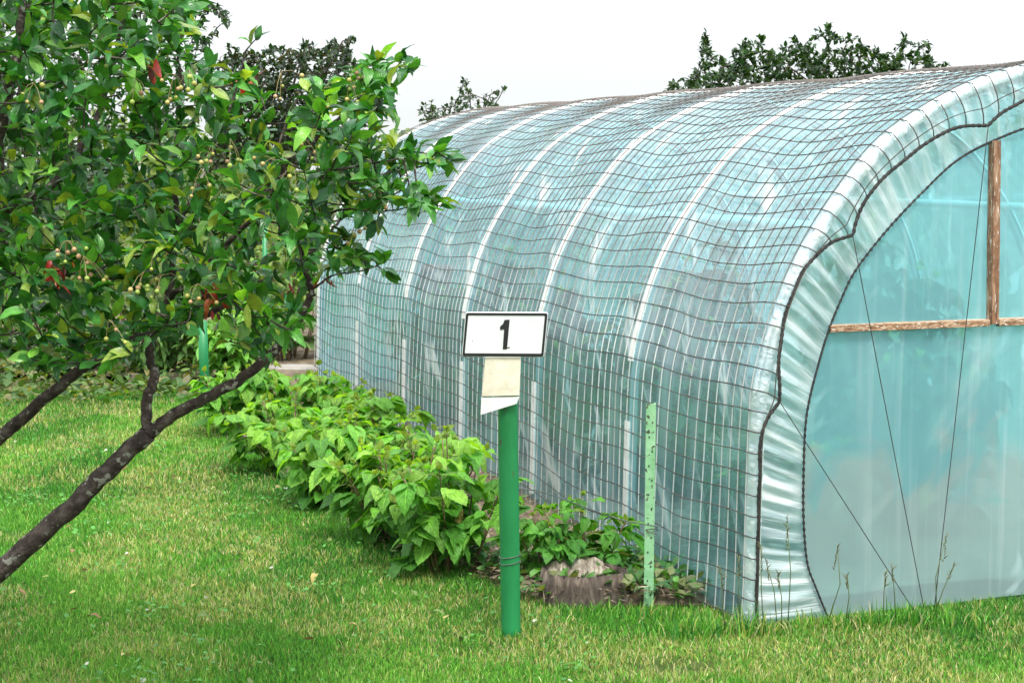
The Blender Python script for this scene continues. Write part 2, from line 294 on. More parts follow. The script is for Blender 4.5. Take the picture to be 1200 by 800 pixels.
def add_leaves(acc, P, dirs, nrm, size, colr, tm, wide=1.):
    V, Q, UV = tm; P = np.asarray(P, float); n = len(P); y = dirs/np.linalg.norm(dirs, axis=1)[:, None]
    x = np.cross(y, nrm); x /= np.linalg.norm(x, axis=1)[:, None]+1e-9; z = np.cross(x, y)
    sz = np.asarray(size)[:, None, None]; sc = np.ones((n, 1, 3)); sc[:, 0, 2] = rng.uniform(-.2, 1.7, n); sc[:, 0, 0] = rng.uniform(.85, 1.15, n)*wide
    L_ = V[None]*sc; sway = rng.normal(0, .10, (n, 1)); L_ = L_.copy(); L_[:, :, 0] += sway*V[None, :, 1]**2
    W = P[:, None]+sz*(L_[..., 0:1]*x[:, None]+L_[..., 1:2]*y[:, None]+L_[..., 2:3]*z[:, None])
    m = len(V); k = np.arange(n)[:, None, None]*m
    acc.add(W.reshape(-1, 3), (k+Q[None]).reshape(-1, 4), c=np.repeat(colr, m, 0), uv=np.tile(UV, (n, 1)))
def unit(v): v = np.asarray(v, float); return v/(np.linalg.norm(v, axis=-1)[..., None]+1e-9)

# ------------------------------------------------------------------ tunnel frame of reference
TH = math.atan2(-720, math.hypot(2000, 213))
D = np.array([math.sin(TH), math.cos(TH), 0.]); C = np.array([math.cos(TH), -math.sin(TH), 0.])   # along the tunnel, across it
B0 = gnd(882, 728); BAY = 1.05; NB = 6; LEN = BAY*NB; MID = 1.355
def tun(wv, t, z): return B0+np.multiply.outer(np.asarray(wv, float), C)+np.multiply.outer(np.asarray(t, float), D)+np.multiply.outer(np.asarray(z, float), [0, 0, 1.])

# ------------------------------------------------------------------ ground
def bed_edge(y):   # x of the border between lawn and planted bed
    return np.interp(y, [4.0, 5.3, 5.95, 6.76, 8.24, 10.5, 12], [.30, .28, .06, -.50, -1.10, -1.85, -2.3])
def wall_x(y): return B0[0]+(y-B0[1])/D[1]*D[0]
def front_y(x): return B0[1]+(x-B0[0])*C[1]/C[0]
a = Acc(); g = np.linspace(-150, 150, 61); gx, gy = np.meshgrid(g, g+100, indexing='ij'); a.grid(np.stack([gx, gy, gx*0-.012], -1)); tag(a.build('ground', M['turf']), kind='structure')
a = Acc(); xs = np.linspace(0, 1, 24); ys = np.linspace(5.88, 12.3, 120)
G = np.array([[(bed_edge(y)+.03*(vnoise(y*3, 1)-.5)+s*(wall_x(y)+.35-bed_edge(y)), y, 0) for y in ys] for s in xs])
G[..., 2] = .012+.045*vnoise(G[..., 0]*6, G[..., 1]*6, 3)*np.minimum(1, np.minimum(xs, 1-xs)*8)[:, None]-.02*(np.minimum(xs, 1-xs)*20 < 1)[:, None]; G[:, 0, 2] = -.02; G[:, 1, 2] *= .4; G[:, 2, 2] *= .7
a.grid(G); tag(a.build('soil_bed', M['soil']), kind='structure')
a = Acc(); xs = np.linspace(-7, 2.5, 40); ys = np.linspace(12.0, 17.5, 40)
G = np.array([[(x, y+.3*(vnoise(x*1.5, 5)-.5), .0) for y in ys] for x in xs]); G[..., 2] = -.004+.05*vnoise(G[..., 0]*4, G[..., 1]*4, 8); a.grid(G)
tag(a.build('garden_soil', M['soil']), kind='structure')
a = Acc(); xs = np.linspace(.04, 2*MID-.04, 20); ys = np.linspace(.08, LEN-.06, 40)
G = np.array([[tun(x, t, .015+.05*vnoise(x*5, t*5, 4)) for t in ys] for x in xs]); a.grid(G); tag(a.build('tunnel_floor', M['soil']), kind='structure')

# ------------------------------------------------------------------ lawn
GREEN = np.array([[.030, .15, .018], [.075, .28, .024], [.13, .37, .034], [.28, .52, .08]]); DRY = np.array([[.44, .42, .12], [.58, .54, .27], [.36, .42, .08]])
def blades(P, h, wd, lean, colr, acc):
    n = len(P); an = rng.uniform(0, 2*math.pi, n); ld = rng.uniform(0, 2*math.pi, n)
    s = np.stack([np.cos(an), np.sin(an), an*0], -1)*(wd/2)[:, None]; l = np.stack([np.cos(ld), np.sin(ld), ld*0], -1)*(lean*h)[:, None]
    up = np.zeros((n, 3)); up[:, 2] = h*np.sqrt(np.maximum(.1, 1-lean**2))
    v = np.stack([P-s, P+s, P-s*.8+l*.35+up*.55, P+s*.8+l*.35+up*.55, P+l+up*.95], 1).reshape(-1, 3); k = np.arange(n)[:, None]*5
    acc.add(v, k+np.array([[0, 1, 3, 2]]), k+np.array([[2, 3, 4]]), c=np.repeat(colr, 5, 0))
def lawn_colour(x, y, n):
    p = .40*vnoise(x*2.6+3, y*1.7+1, 1)+.35*vnoise(x*6, y*4.5, 2)+.25*vnoise(x*16, y*12, 6); rt = np.clip((x-.3)*1.2, 0, 1)
    pd = np.clip((p-.45)*1.7+.13+.16*rt, .03, .5)
    gi = np.clip((rng.random(n)*2.2+vnoise(x*2.7, y*2, 5)*1.8).astype(int), 0, 3)
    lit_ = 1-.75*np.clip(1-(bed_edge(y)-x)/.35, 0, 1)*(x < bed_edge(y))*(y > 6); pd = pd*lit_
    c = np.where((rng.random(n) < pd)[:, None], DRY[rng.integers(0, 3, n)], GREEN[gi]); return c*rng.uniform(.55, 1.35, (n, 1))
a = Acc()
def lawn_patch(x0, x1, y0, y1, dens, h0, h1, wd):
    n = int((x1-x0)*(y1-y0)*dens); x = rng.uniform(x0, x1, n); y = rng.uniform(y0, y1, n)
    ok = np.where(y > 5.84, x < bed_edge(y)+.05+.10*(vnoise(y*7, x*3, 9)-.5), True) & ~((x > wall_x(y)-.02) & (y > front_y(x)-.01) & (x < 4))
    ok |= (x > .25) & (y < front_y(x)-.02) & (y < 6.4) & (x > wall_x(y)-.45)
    ok &= ~((np.hypot((x-.50)/.16, (y-5.15)/.09) < 1) & (rng.random(n) < .8))
    x = x[ok]; y = y[ok]; n = len(x); P = np.stack([x, y, x*0-.012], -1)
    blades(P, rng.uniform(h0, h1, n)*(.7+.6*vnoise(x*4, y*4, 11)), rng.uniform(.7, 1.3, n)*wd, rng.uniform(.1, .85, n), lawn_colour(x, y, n), a)
lawn_patch(-2.6, 3.0, 4.3, 6.4, 26000, .014, .036, .0032)
lawn_patch(-4.2, .4, 6.4, 8.2, 17000, .015, .036, .0038)
lawn_patch(-5.5, -.8, 8.2, 11.4, 10000, .016, .042, .005)
# clover and small pale leaves in the sward
n = 9000; x = rng.uniform(-3, 1.6, n); y = rng.uniform(4.6, 9.5, n); ok = (x < bed_edge(y)-.02) & ((vnoise(x*4, y*4, 41) > .66) | (rng.random(n) < .06)) & ~((x > .3) & (y > 5.7)); x = x[ok]; y = y[ok]; n = len(x)
an = rng.uniform(0, 6.28, (n, 1))+np.arange(5)*1.2566; rr = rng.uniform(.005, .011, (n, 1)); z = rng.uniform(.02, .045, (n, 1))
v = np.stack([x[:, None]+rr*np.cos(an), y[:, None]+rr*np.sin(an), z+rr*rng.uniform(-.6, .6, (n, 5))], -1).reshape(-1, 3); k = np.arange(n)[:, None]*5
cc = np.where((rng.random(n) < .04)[:, None], [[.55, .56, .46]], [[.09, .30, .05]])*rng.uniform(.7, 1.2, (n, 1))
a.add(v, k+np.array([[0, 1, 2, 3]]), k+np.array([[0, 3, 4]]), c=np.repeat(cc, 5, 0))
tag(a.build('grass', M['grass']), kind='stuff')
# longer uncut grass along the foot of the end wall and the corner
a = Acc()
def tuft(u, v, n, h, spread, green=1.):
    n = int(n*.6); h *= .7; p = gnd(u, v); q = rng.normal(0, spread, (n, 2)); P = np.stack([p[0]+q[:, 0], p[1]+q[:, 1]*.5, q[:, 0]*0-.01], -1)
    ok = P[:, 1] < front_y(P[:, 0])+(.0 if u > 885 else 9); P = P[ok]; n = len(P)
    c = GREEN[rng.integers(0, 3, n)]*rng.uniform(.8, 1.3, (n, 1)); d = rng.random(n) > green; c[d] = DRY[rng.integers(0, 3, d.sum())]
    blades(P, rng.uniform(.35, 1., n)*h, rng.uniform(.7, 1.3, n)*.0045, rng.uniform(.1, .75, n), c, a)
for t in [(650, 712, 70, .08, .06, .8), (705, 714, 80, .09, .06, .85), (740, 718, 120, .10, .07, .9), (780, 724, 160, .11, .08, .9), (620, 720, 120, .09, .08, .9), (598, 742, 110, .07, .05, .85), (805, 742, 260, .13, .07, .95), (840, 742, 160, .12, .06, .85), (868, 738, 110, .17, .04, .7), (885, 742, 60, .22, .03, .6), (920, 738, 110, .10, .06, .6),
          (955, 734, 90, .13, .05, .6), (985, 736, 80, .12, .05, .6), (1025, 732, 260, .15, .07, .95), (1060, 730, 220, .17, .06, .95), (1090, 728, 130, .13, .06, .85), (1120, 728, 130, .10, .07, .7), (1165, 724, 160, .08, .08, .7)]: tuft(*t)
tall = [(895, 742, .30), (923, 738, .38), (911, 738, .24), (916, 738, .20), (968, 735, .28), (990, 733, .18), (1098, 730, .30), (1035, 731, .18), (868, 740, .26), (850, 742, .22), (1050, 731, .2), (1092, 728, .2)]
for (u, v, h) in tall:
    p = gnd(u, v); q = p+np.array([rng.normal(0, .03), -.02, h]); a.tube([p, (p+q)/2+[rng.normal(0, .01), 0, .01], q], [.0018, .0016, .001], 4, c=(.16, .20, .07))
    m = np.linspace(.72, 1, 9)
    for s in m: k = p+(q-p)*s; a.tube([k, k+[rng.normal(0, .008), rng.normal(0, .008), .014]], [.0022, .0008], 4, c=(.22, .21, .10))
tag(a.build('tall_grass', M['grass']), kind='stuff')
# dry litter under the bushes
a = Acc(); n = 7000; y = rng.uniform(5.82, 11.3, n); s = rng.random(n); x = bed_edge(y)-.04+s*(wall_x(y)-bed_edge(y)-.01); z = .02+.045*rng.random(n)
an = rng.uniform(0, 6.28, n); ln = rng.uniform(.008, .035, n); wd = rng.uniform(.0015, .008, n); dx = np.stack([np.cos(an), np.sin(an), rng.normal(0, .25, n)], -1)*ln[:, None]; dy = np.stack([-np.sin(an), np.cos(an), rng.normal(0, .3, n)], -1)*wd[:, None]
P = np.stack([x, y, z], -1); v = np.stack([P-dx, P-dy, P+dx, P+dy], 1).reshape(-1, 3); k = np.arange(n)[:, None]*4
cc = np.array([[.20, .155, .105], [.30, .25, .18], [.09, .06, .04], [.14, .11, .07]])[rng.integers(0, 4, n)]*rng.uniform(.7, 1.2, (n, 1)); a.add(v, k+np.array([[0, 1, 2, 3]]), c=np.repeat(cc, 4, 0))
n = 90; x = rng.uniform(-2.2, 1.5, n); y = rng.uniform(4.9, 8.5, n); ok = (x < bed_edge(y)-.05) & ((x < .2) | (y < 5.5)); x = x[ok]; y = y[ok]; n = len(x)
add_leaves(a, np.stack([x, y, rng.uniform(.022, .034, n)], -1), unit(rng.normal(0, 1, (n, 3))*[1, 1, .25]), unit(rng.normal(0, .35, (n, 3))+[0, 0, 1.]), rng.uniform(.025, .05, n), np.array([[.35, .28, .10], [.22, .13, .06], [.40, .36, .14], [.12, .18, .05]])[rng.integers(0, 4, n)], T_OVAL)
tag(a.build('leaf_litter', M['dry']), kind='stuff')

# ------------------------------------------------------------------ polytunnel
half = np.array([(-.02, -.02), (-.012, .15), (-.006, .45), (.0, .66), (.012, .80), (.045, .93), (.09, 1.07), (.155, 1.21), (.25, 1.36), (.385, 1.53), (.50, 1.635), (.64, 1.72), (.79, 1.79), (.93, 1.835), (1.12, 1.88), (MID, 1.90)])
full = np.concatenate([half, [(2*MID-x, z) for x, z in half[-2::-1]]])
dense = smooth_path(full, 14); al = np.concatenate([[0], np.cumsum(np.hypot(*np.diff(dense, axis=0).T))]); S = al[-1]
def prof(s): return np.stack([np.interp(s, al, dense[:, 0]), np.interp(s, al, dense[:, 1])], -1)
def pnorm(s):
    t = prof(np.minimum(s+.01, S))-prof(np.maximum(s-.01, 0)); t /= np.linalg.norm(t, axis=-1)[..., None]; return np.stack([-t[..., 1], t[..., 0]], -1)
def shell(s, t, off):
    p = prof(s)+pnorm(s)*np.asarray(off)[..., None]; return B0+p[..., :1]*C+np.asarray(t)[..., None]*D+p[..., 1:]*np.array([0, 0, 1.])
root = empty('polytunnel', tun(MID, LEN/2, 0))
tag(root, 'long arched garden polytunnel of milky blue green plastic film over hoops', 'greenhouse')
ns, ntt = 150, NB*22+1; s = np.linspace(0, S, ns); t = np.linspace(0, LEN, ntt); SS, TT = np.meshgrid(s, t, indexing='ij')
crest = lambda q: 1-.72*np.exp(-((q-S/2)/.55)**2)
bayp = np.sin(math.pi*TT/BAY)**2*crest(SS); lowk = np.clip(np.minimum(SS, S-SS)/1.0, .25, 1)
off = -.022*bayp*lowk + .010*bayp*(vnoise(TT*5, SS*1.2, 1)-.5) + .008*(vnoise(TT*14, SS*1.6, 2)-.5)*bayp + .006*(vnoise(TT*9+SS*7, SS*2-TT*3, 6)-.5)*bayp
a = Acc(); a.grid(shell(SS, TT, off), uv=np.stack([TT, SS], -1)); a.build('side_film', M['film'], root)
for k in range(NB+1):
    t0 = k*BAY; ss = np.linspace(0, S, 130); pth = shell(ss, np.full(130, t0+(.02 if k == 0 else 0)), np.full(130, -.022))
    a = Acc(); a.tube(pth, .016, 8); h = a.build('hoop', M['hoop'], root)
    if k == 0:
        a = Acc(); an = np.linspace(-.4, math.pi+.35, 12); c1 = .034
        G = [[shell(np.array(q), np.array(t0-.004-math.cos(b)*c1), np.array(-.006+math.sin(b)*c1*.8+.003*(vnoise(q*14, b*3, 4)-.5)))  for b in an] for q in np.linspace(0, S, 220)]
        uv = [[(b*.034, q) for b in an] for q in np.linspace(0, S, 220)]
        a.grid(np.array(G), uv=np.array(uv)); tag(a.build('film_roll', M['roll'], root), 'glossy rolled film edge over the front hoop')
    else:
        for lo, hi, r in ([(.80, S-.80, .020), (.10, .58, .020)] if k < NB else [(.12, S-.12, .02)]):
            a = Acc(); lo += (random.random()-.5)*.06; hi += (random.random()-.5)*.06; hi = min(hi, S-.05)
            m = max(20, int((hi-lo)*45)); ss = np.linspace(lo, hi, m); an = np.linspace(0, math.pi, 9)
            G = np.array([[shell(np.array(q), np.array(t0-math.cos(b)*r), np.array(-.004+math.sin(b)*r*.85)) for b in an] for q in ss])
            a.grid(G); a.build('white_strap', M['strap'], h)
for sp in (1.42, S-1.42):     # purlins under the film
    a = Acc(); tt = np.linspace(0.03, LEN-.03, 40); a.tube(shell(np.full(40, sp), tt, np.full(40, -.044)), .019, 8); a.build('purlin', M['strap'], root)
a = Acc(); tt = np.linspace(.03, LEN-.03, 30); a.tube(shell(np.full(30, S/2), tt, np.full(30, -.045)), .018, 8); a.build('ridge_pole', M['hoop'], root)

# end walls
inn = np.array([(.285, -.01), (.235, .10), (.20, .19), (.183, .34), (.18, .50), (.184, .66), (.20, .76), (.23, .87), (.262, .97), (.305, 1.07), (.365, 1.18), (.49, 1.32), (.62, 1.44), (.75, 1.545), (.90, 1.615), (1.1, 1.675), (MID, 1.69)])
inn = np.concatenate([inn, [(2*MID-x, z) for x, z in inn[-2::-1]]]); innd = smooth_path(inn, 12)
il = np.concatenate([[0], np.cumsum(np.hypot(*np.diff(innd, axis=0).T))])
def inner(f): q = f*il[-1]; return np.stack([np.interp(q, il, innd[:, 0]), np.interp(q, il, innd[:, 1])], -1)
nf = 700; f = np.linspace(0, 1, nf); bs = np.linspace(0, 1, 12); po = prof(f*S); pi_ = inner(f)
ph = np.cumsum(rng.uniform(.4, 1.6, nf))*.8; ripple = np.sin(ph)*.6+np.sin(ph*.43+1)*.4
G = np.zeros((nf, 12, 3)); UV = np.zeros((nf, 12, 2))
for j, b in enumerate(bs):
    p = po*(1-b)+pi_*b
    t_ = -.006-.012*math.sin(min(1, b*1.15)*math.pi)**.8+.011*ripple*math.sin(b*math.pi*.9+.25)*(.5+vnoise(f*60, b*2, 3))+.006*b
    G[:, j] = B0+p[:, :1]*C+t_[:, None]*D+p[:, 1:]*np.array([0, 0, 1.]); UV[:, j] = np.stack([f*S+.02*ripple*b, np.full(nf, b*.22)], -1)
a = Acc(); a.grid(G, uv=UV); tag(a.build('pleated_edge', M['pleat'], root), 'gathered band of whitish film folded over the front hoop')
a = Acc(); ff = np.linspace(0, 1, 420); p = inner(ff); pts = B0+p[:, :1]*C-(.008)*D+p[:, 1:]*np.array([0, 0, 1.])
a.tube(pts, .0042*(1+.45*np.sin(ff*1300)), 6); a.build('lacing_cord', M['rope'], root)
for tt_, nm in ((.006, 'end_film'), (LEN-.02, 'end_film')):
    src = inner(np.linspace(0, 1, 160)) if tt_ < 1 else prof(np.linspace(0, S, 160)); rr = np.linspace(0, 1, 40); ctr = np.array([MID, 0])
    p = ctr+(src-ctr)[:, None]*rr[None, :, None]; ty = tt_+.012*(vnoise(p[..., 0]*4, p[..., 1]*2, 5)-.5)*np.sin(rr*math.pi)+.004*(vnoise(p[..., 0]*18, p[..., 1]*3, 7)-.5)*(rr < .97)
    a = Acc(); a.grid(B0+p[..., :1]*C+ty[..., None]*D+p[..., 1:]*np.array([0, 0, 1.]), uv=p); a.build(nm, M['gable'] if tt_ < 1 else M['film'], root)
MT = np.eye(4); MT[:3, 0] = C; MT[:3, 1] = D; MT[:3, 2] = [0, 0, 1]; MT[:3, 3] = B0
def tbox(a, lo, hi): return a.box(lo, hi, M=MT)
def bar(name, A, Bp, wdt, dpt, m, t0):    # a timber from (w,z) to (w,z) in the end wall, slightly uneven
    A = np.array(A); Bp = np.array(Bp); k = np.linspace(0, 1, 24); dr = (Bp-A)/np.linalg.norm(Bp-A); nr = np.array([-dr[1], dr[0]]); a = Acc(); G = []
    for q in k:
        c0 = A+(Bp-A)*q; w_ = wdt/2*(1+.12*(vnoise(q*9, wdt*50)-.5)); ring = []
        for (e, d_) in ((-1, 0), (-.8, -1), (.8, -1), (1, 0), (1, 1), (-1, 1), (-1, 0)):
            pp = c0+nr*e*w_; ring.append(tun(pp[0], t0+d_*dpt/2, pp[1]))
        G.append(ring)
    a.grid(np.array(G)); return a.build(name, m, root, smooth=False)
for sx in (0, 1):
    fx = (lambda x: 2*MID-x) if sx else (lambda x: x)
    bar('upright', (fx(.9185), .98), (fx(.905), 1.615), .036, .030, M['wood'], -.006)
    bar('cross_rail', (fx(.268), .984), (fx(.899), .984), .026, .026, M['woodx'], -.004)
bar('cross_rail', (.938, .985), (1.772, .985), .028, .026, M['woodx'], -.004)

# ------------------------------------------------------------------ net over the tunnel
net = empty('netting', tun(MID, LEN/2, 1.9)); tag(net, 'knotted square mesh net draped over the whole polytunnel', 'net')
rope = np.array([(-.012, .0), (-.01, .3), (-.008, .49), (.0, .66), (.062, .752), (.058, .9), (.072, 1.01), (.10, 1.10), (.155, 1.2), (.24, 1.272), (.325, 1.30), (.34, 1.35), (.39, 1.44), (.48, 1.52), (.58, 1.59), (.67, 1.64), (.75, 1.662), (.845, 1.665), (.93, 1.725), (1.1, 1.785), (MID, 1.80)])
rope = np.concatenate([rope, [(2*MID-x, z) for x, z in rope[-2::-1]]])
def corner_path(P, corners, n=8):   # smooth, but keep the cusps sharp
    o = []; idx = [0]+[i for i in range(len(P)) if i in corners]+[len(P)-1]
    for i, j in zip(idx[:-1], idx[1:]): o.append(smooth_path(P[i:j+1], n)[:-1])
    return np.concatenate(o+[P[-1:]])
nr_ = len(rope); cus = [4, 10, 17]; cus = cus+[nr_-1-c_ for c_ in cus]; ropd = corner_path(rope, cus)
rl = np.concatenate([[0], np.cumsum(np.hypot(*np.diff(ropd, axis=0).T))])
# rope station by the arc station nearest to it
ang = lambda q: np.arctan2(q[..., 1]+.02, -(q[..., 0]-MID))
def ropeat(s_):
    a_ = ang(prof(s_)); ra = np.maximum.accumulate(ang(ropd)); return np.stack([np.interp(a_, ra, ropd[:, 0]), np.interp(a_, ra, ropd[:, 1])], -1)
CELL = .07; nh = int(S/CELL); nvc = NB*15; a = Acc()
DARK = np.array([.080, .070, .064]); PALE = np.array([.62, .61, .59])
def net_t(u, s_):   # along-tunnel place of warp cord u at arc s
    b = u/nvc*LEN; return b-.022*np.sin(2*math.pi*b/BAY)+.022*(vnoise(b*2.1+np.asarray(s_)*.0, np.asarray(s_)*1.6, 21)-.5)
def net_off(s_, t_):
    b = np.sin(math.pi*np.clip(t_, 0, LEN)/BAY)**2*crest(s_); lk = np.clip(np.minimum(s_, S-s_)/1.0, .35, 1)
    up = np.clip(1.3-np.minimum(s_, S-s_), 0, 1)   # hangs clear of the film low down
    return .012+.014*crest(s_)-.022*b*lk+.012*b*up+.008*(vnoise(t_*3, s_*3, 22)-.5)
def net_s(h, t_):   # weft cords sag a little between hoops
    s0 = (h+.35)*S/nh; side = np.where(s0 < S/2, -1., 1.)*np.clip(abs(s0-S/2)/1.0, 0, 1)
    b = np.sin(math.pi*np.clip(t_, 0, LEN)/BAY)**2
    return s0+side*(.020*b+.03*(vnoise(t_*.8, s0*.9, 23)-.5)+.012*(vnoise(t_*4, s0*6, 24)-.5))
def jit(n, k): return .0025*(rng.random(n)-.5)*k
hs_pts = []
for h in range(nh):
    tt = np.linspace(0, LEN, nvc*2+1); ss = np.clip(net_s(h, tt), .005, S-.005); P = shell(ss, tt, net_off(ss, tt)+jit(len(tt), 1.))
    # over the roll and down to the rope
    q = ropeat(ss[:1])[0]; e = np.stack([tun(q[0]*k+prof(ss[:1])[0, 0]*(1-k), -.048-.012*math.sin(k*3.1), q[1]*k+prof(ss[:1])[0, 1]*(1-k)) for k in (1, .72, .4, .15)])
    e[0] = tun(q[0], -.045, q[1]); P = np.concatenate([e, [shell(ss[0], -.038, .018)], P])
    tail = np.array([shell(ss[-1], LEN+.03, .01), shell(ss[-1], LEN+.05, -.12)])
    a.tube(np.concatenate([P, tail]), .0021, 4, c=DARK*random.uniform(.7, 1.4), caps=False)
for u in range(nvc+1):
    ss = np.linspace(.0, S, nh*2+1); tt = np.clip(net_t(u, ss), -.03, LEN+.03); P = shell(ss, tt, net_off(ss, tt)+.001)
    kk = np.clip((np.minimum(ss, S-ss)-.85)/.5, 0, 1)[:, None]; kk = kk*kk*(3-2*kk)   # lighting painted into the cord colour: pale low down, dark where backlit above
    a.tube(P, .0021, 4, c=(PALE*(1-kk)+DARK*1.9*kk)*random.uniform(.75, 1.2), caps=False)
ss = np.linspace(.02, S-.02, 260); q = ropeat(ss); pp = prof(ss); m_ = pp*.45+q*.55
a.tube(B0+m_[:, :1]*C-.058*D+m_[:, 1:]*np.array([0, 0, 1.]), .0019, 4, c=DARK, caps=False)
kv = np.array([[1, 0, 0], [-1, 0, 0], [0, 1, 0], [0, -1, 0], [0, 0, 1], [0, 0, -1]])*.0042; kt = [(0, 2, 4), (2, 1, 4), (1, 3, 4), (3, 0, 4), (2, 0, 5), (1, 2, 5), (3, 1, 5), (0, 3, 5)]
H_, U_ = np.meshgrid(np.arange(nh), np.arange(nvc+1), indexing='ij'); bt = U_/nvc*LEN; s_ = np.clip(net_s(H_, bt), .005, S); t_ = net_t(U_, s_); s_ = np.clip(net_s(H_, t_), .005, S)
K = shell(s_, np.clip(t_, -.03, LEN+.03), net_off(s_, t_)+.001).reshape(-1, 3); k = np.arange(len(K))[:, None, None]*6
a.add((K[:, None]+kv[None]*rng.uniform(.7, 1.2, (len(K), 1, 1))).reshape(-1, 3), None, (k+np.array(kt)[None]).reshape(-1, 3), c=DARK*.7)
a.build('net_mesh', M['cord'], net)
a = Acc(); rs = np.linspace(0, rl[-1], 520); P = np.stack([np.interp(rs, rl, ropd[:, 0]), np.interp(rs, rl, ropd[:, 1])], -1)
a.tube(B0+P[:, :1]*C-(.048+.003*np.sin(rs*40))[:, None]*D+P[:, 1:]*np.array([0, 0, 1.]), .0062*(1+.22*np.sin(rs*260)), 7); tag(a.build('edge_rope', M['rope'], net), 'black rope lacing the scalloped front edge')
peg = gnd(1092, 728); peg[1] = front_y(peg[0])-.12
for i, ci in enumerate((4, 10, 17)):
    p0 = tun(rope[ci][0], -.05, rope[ci][1]); p1 = peg+np.array([.03*(i-1), 0, .0]); k = np.linspace(0, 1, 12)[:, None]
    a = Acc(); a.tube(p0+(p1-p0)*k, .0017, 5, c=(.05, .05, .05)); a.build('guy_cord', M['cord'], net)

# ------------------------------------------------------------------ trees: limbs given, twigs grown to points of the crown, leaves along the twigs
def grow_tree(name, label, cat, base, limbs, tips, leaf_size, leaf_cols, tm, n_leaf, wood='bark', twig_r=.0035, leafm='leaf', group=None, droop=.15, keep=None, wide=1.):
    rt = empty(name, base); tag(rt, label, cat, group); aw = Acc(); atw = Acc(); alf = Acc(); nodes = []
    for (pts, r0, r1) in limbs:
        P = smooth_path(pts, 8); k = np.linspace(0, 1, len(P)); P = P+rng.normal(0, .0022, P.shape)*min(1, r0/.01)
        rad = (r0+(r1-r0)*k)*(1+.06*(vnoise(k*22, r0*99)-.5)+.05*(vnoise(k*70, r0*77)-.5)); aw.tube(P, rad, 9 if r0 > .012 else 6)
        nodes += [(*p,) for p in P[2:]]
    nodes = np.array(nodes); tips = np.asarray(tips, float)
    dd = np.array([np.min(np.linalg.norm(nodes-t_, axis=1)) for t_ in tips]); LP, LD = [], []
    for i in np.argsort(dd):
        tp = tips[i]; ds = np.linalg.norm(nodes-tp, axis=1)+.35*np.maximum(0, nodes[:, 2]-tp[2]); j = np.argmin(ds); p = nodes[j]; ln = np.linalg.norm(tp-p)
        if ln < .02: continue
        mid = (p+tp)/2+np.array([rng.normal(0, .08), rng.normal(0, .08), -.06+rng.normal(0, .06)])*ln; k = np.linspace(0, 1, max(4, int(ln/.05)+3))[:, None]
        P = p*(1-k)**2+2*mid*k*(1-k)+tp*k*k; aw.tube(P, np.linspace(twig_r*min(1.6, .7+ln), twig_r*.4, len(P)), 4, caps=False)
        nodes = np.concatenate([nodes, P[1:]]); dr = unit(P[-1]-P[-2])
        m = int(n_leaf*min(1, max(.4, ln/.16))); pos = 1-np.minimum(1, np.abs(rng.normal(0, .42, m))*min(1, .35/max(ln, .1))); pos[:3] = 1
        ix = np.clip((pos*(len(P)-1)).astype(int), 0, len(P)-1); LP.append(P[ix]+rng.normal(0, .004, (m, 3))); LD.append(unit(dr*.75+rng.normal(0, .55, (m, 3))+np.array([0, 0, .05-droop])))
    LP = np.concatenate(LP); LD = np.concatenate(LD)
    if keep is not None: kk = keep(LP); LP = LP[kk]; LD = LD[kk]
    n = len(LP); lc = np.array(leaf_cols)
    nm = unit(np.array([0, 0, 1.])+rng.normal(0, .42, (n, 3))); pick = rng.random(n)
    c = lc[np.minimum((pick**1.3*len(lc)).astype(int), len(lc)-1)]*rng.uniform(.5, 1.3, (n, 1))
    add_leaves(alf, LP, LD, nm, rng.uniform(.62, 1.15, n)*leaf_size, c, tm, wide)
    aw.build('trunk', M[wood], rt); alf.build('crown', M[leafm], rt); return rt, nodes
def poly_tips(poly, n, y0, y1, dens=None):
    poly = np.asarray(poly, float); lo = poly.min(0); hi = poly.max(0); o = []
    while len(o) < n:
        u = rng.uniform(lo[0], hi[0]); v = rng.uniform(lo[1], hi[1])
        if inside(np.array(u), np.array(v), poly) and (dens is None or rng.random() < dens(u, v)): o.append(at(u, v, rng.uniform(y0, y1)))
    return o
A = lambda *q: [at(*p) for p in q]
tb = np.array([-2.15, 4.55, -.03]); fk = np.array([-1.66, 4.46, .21])
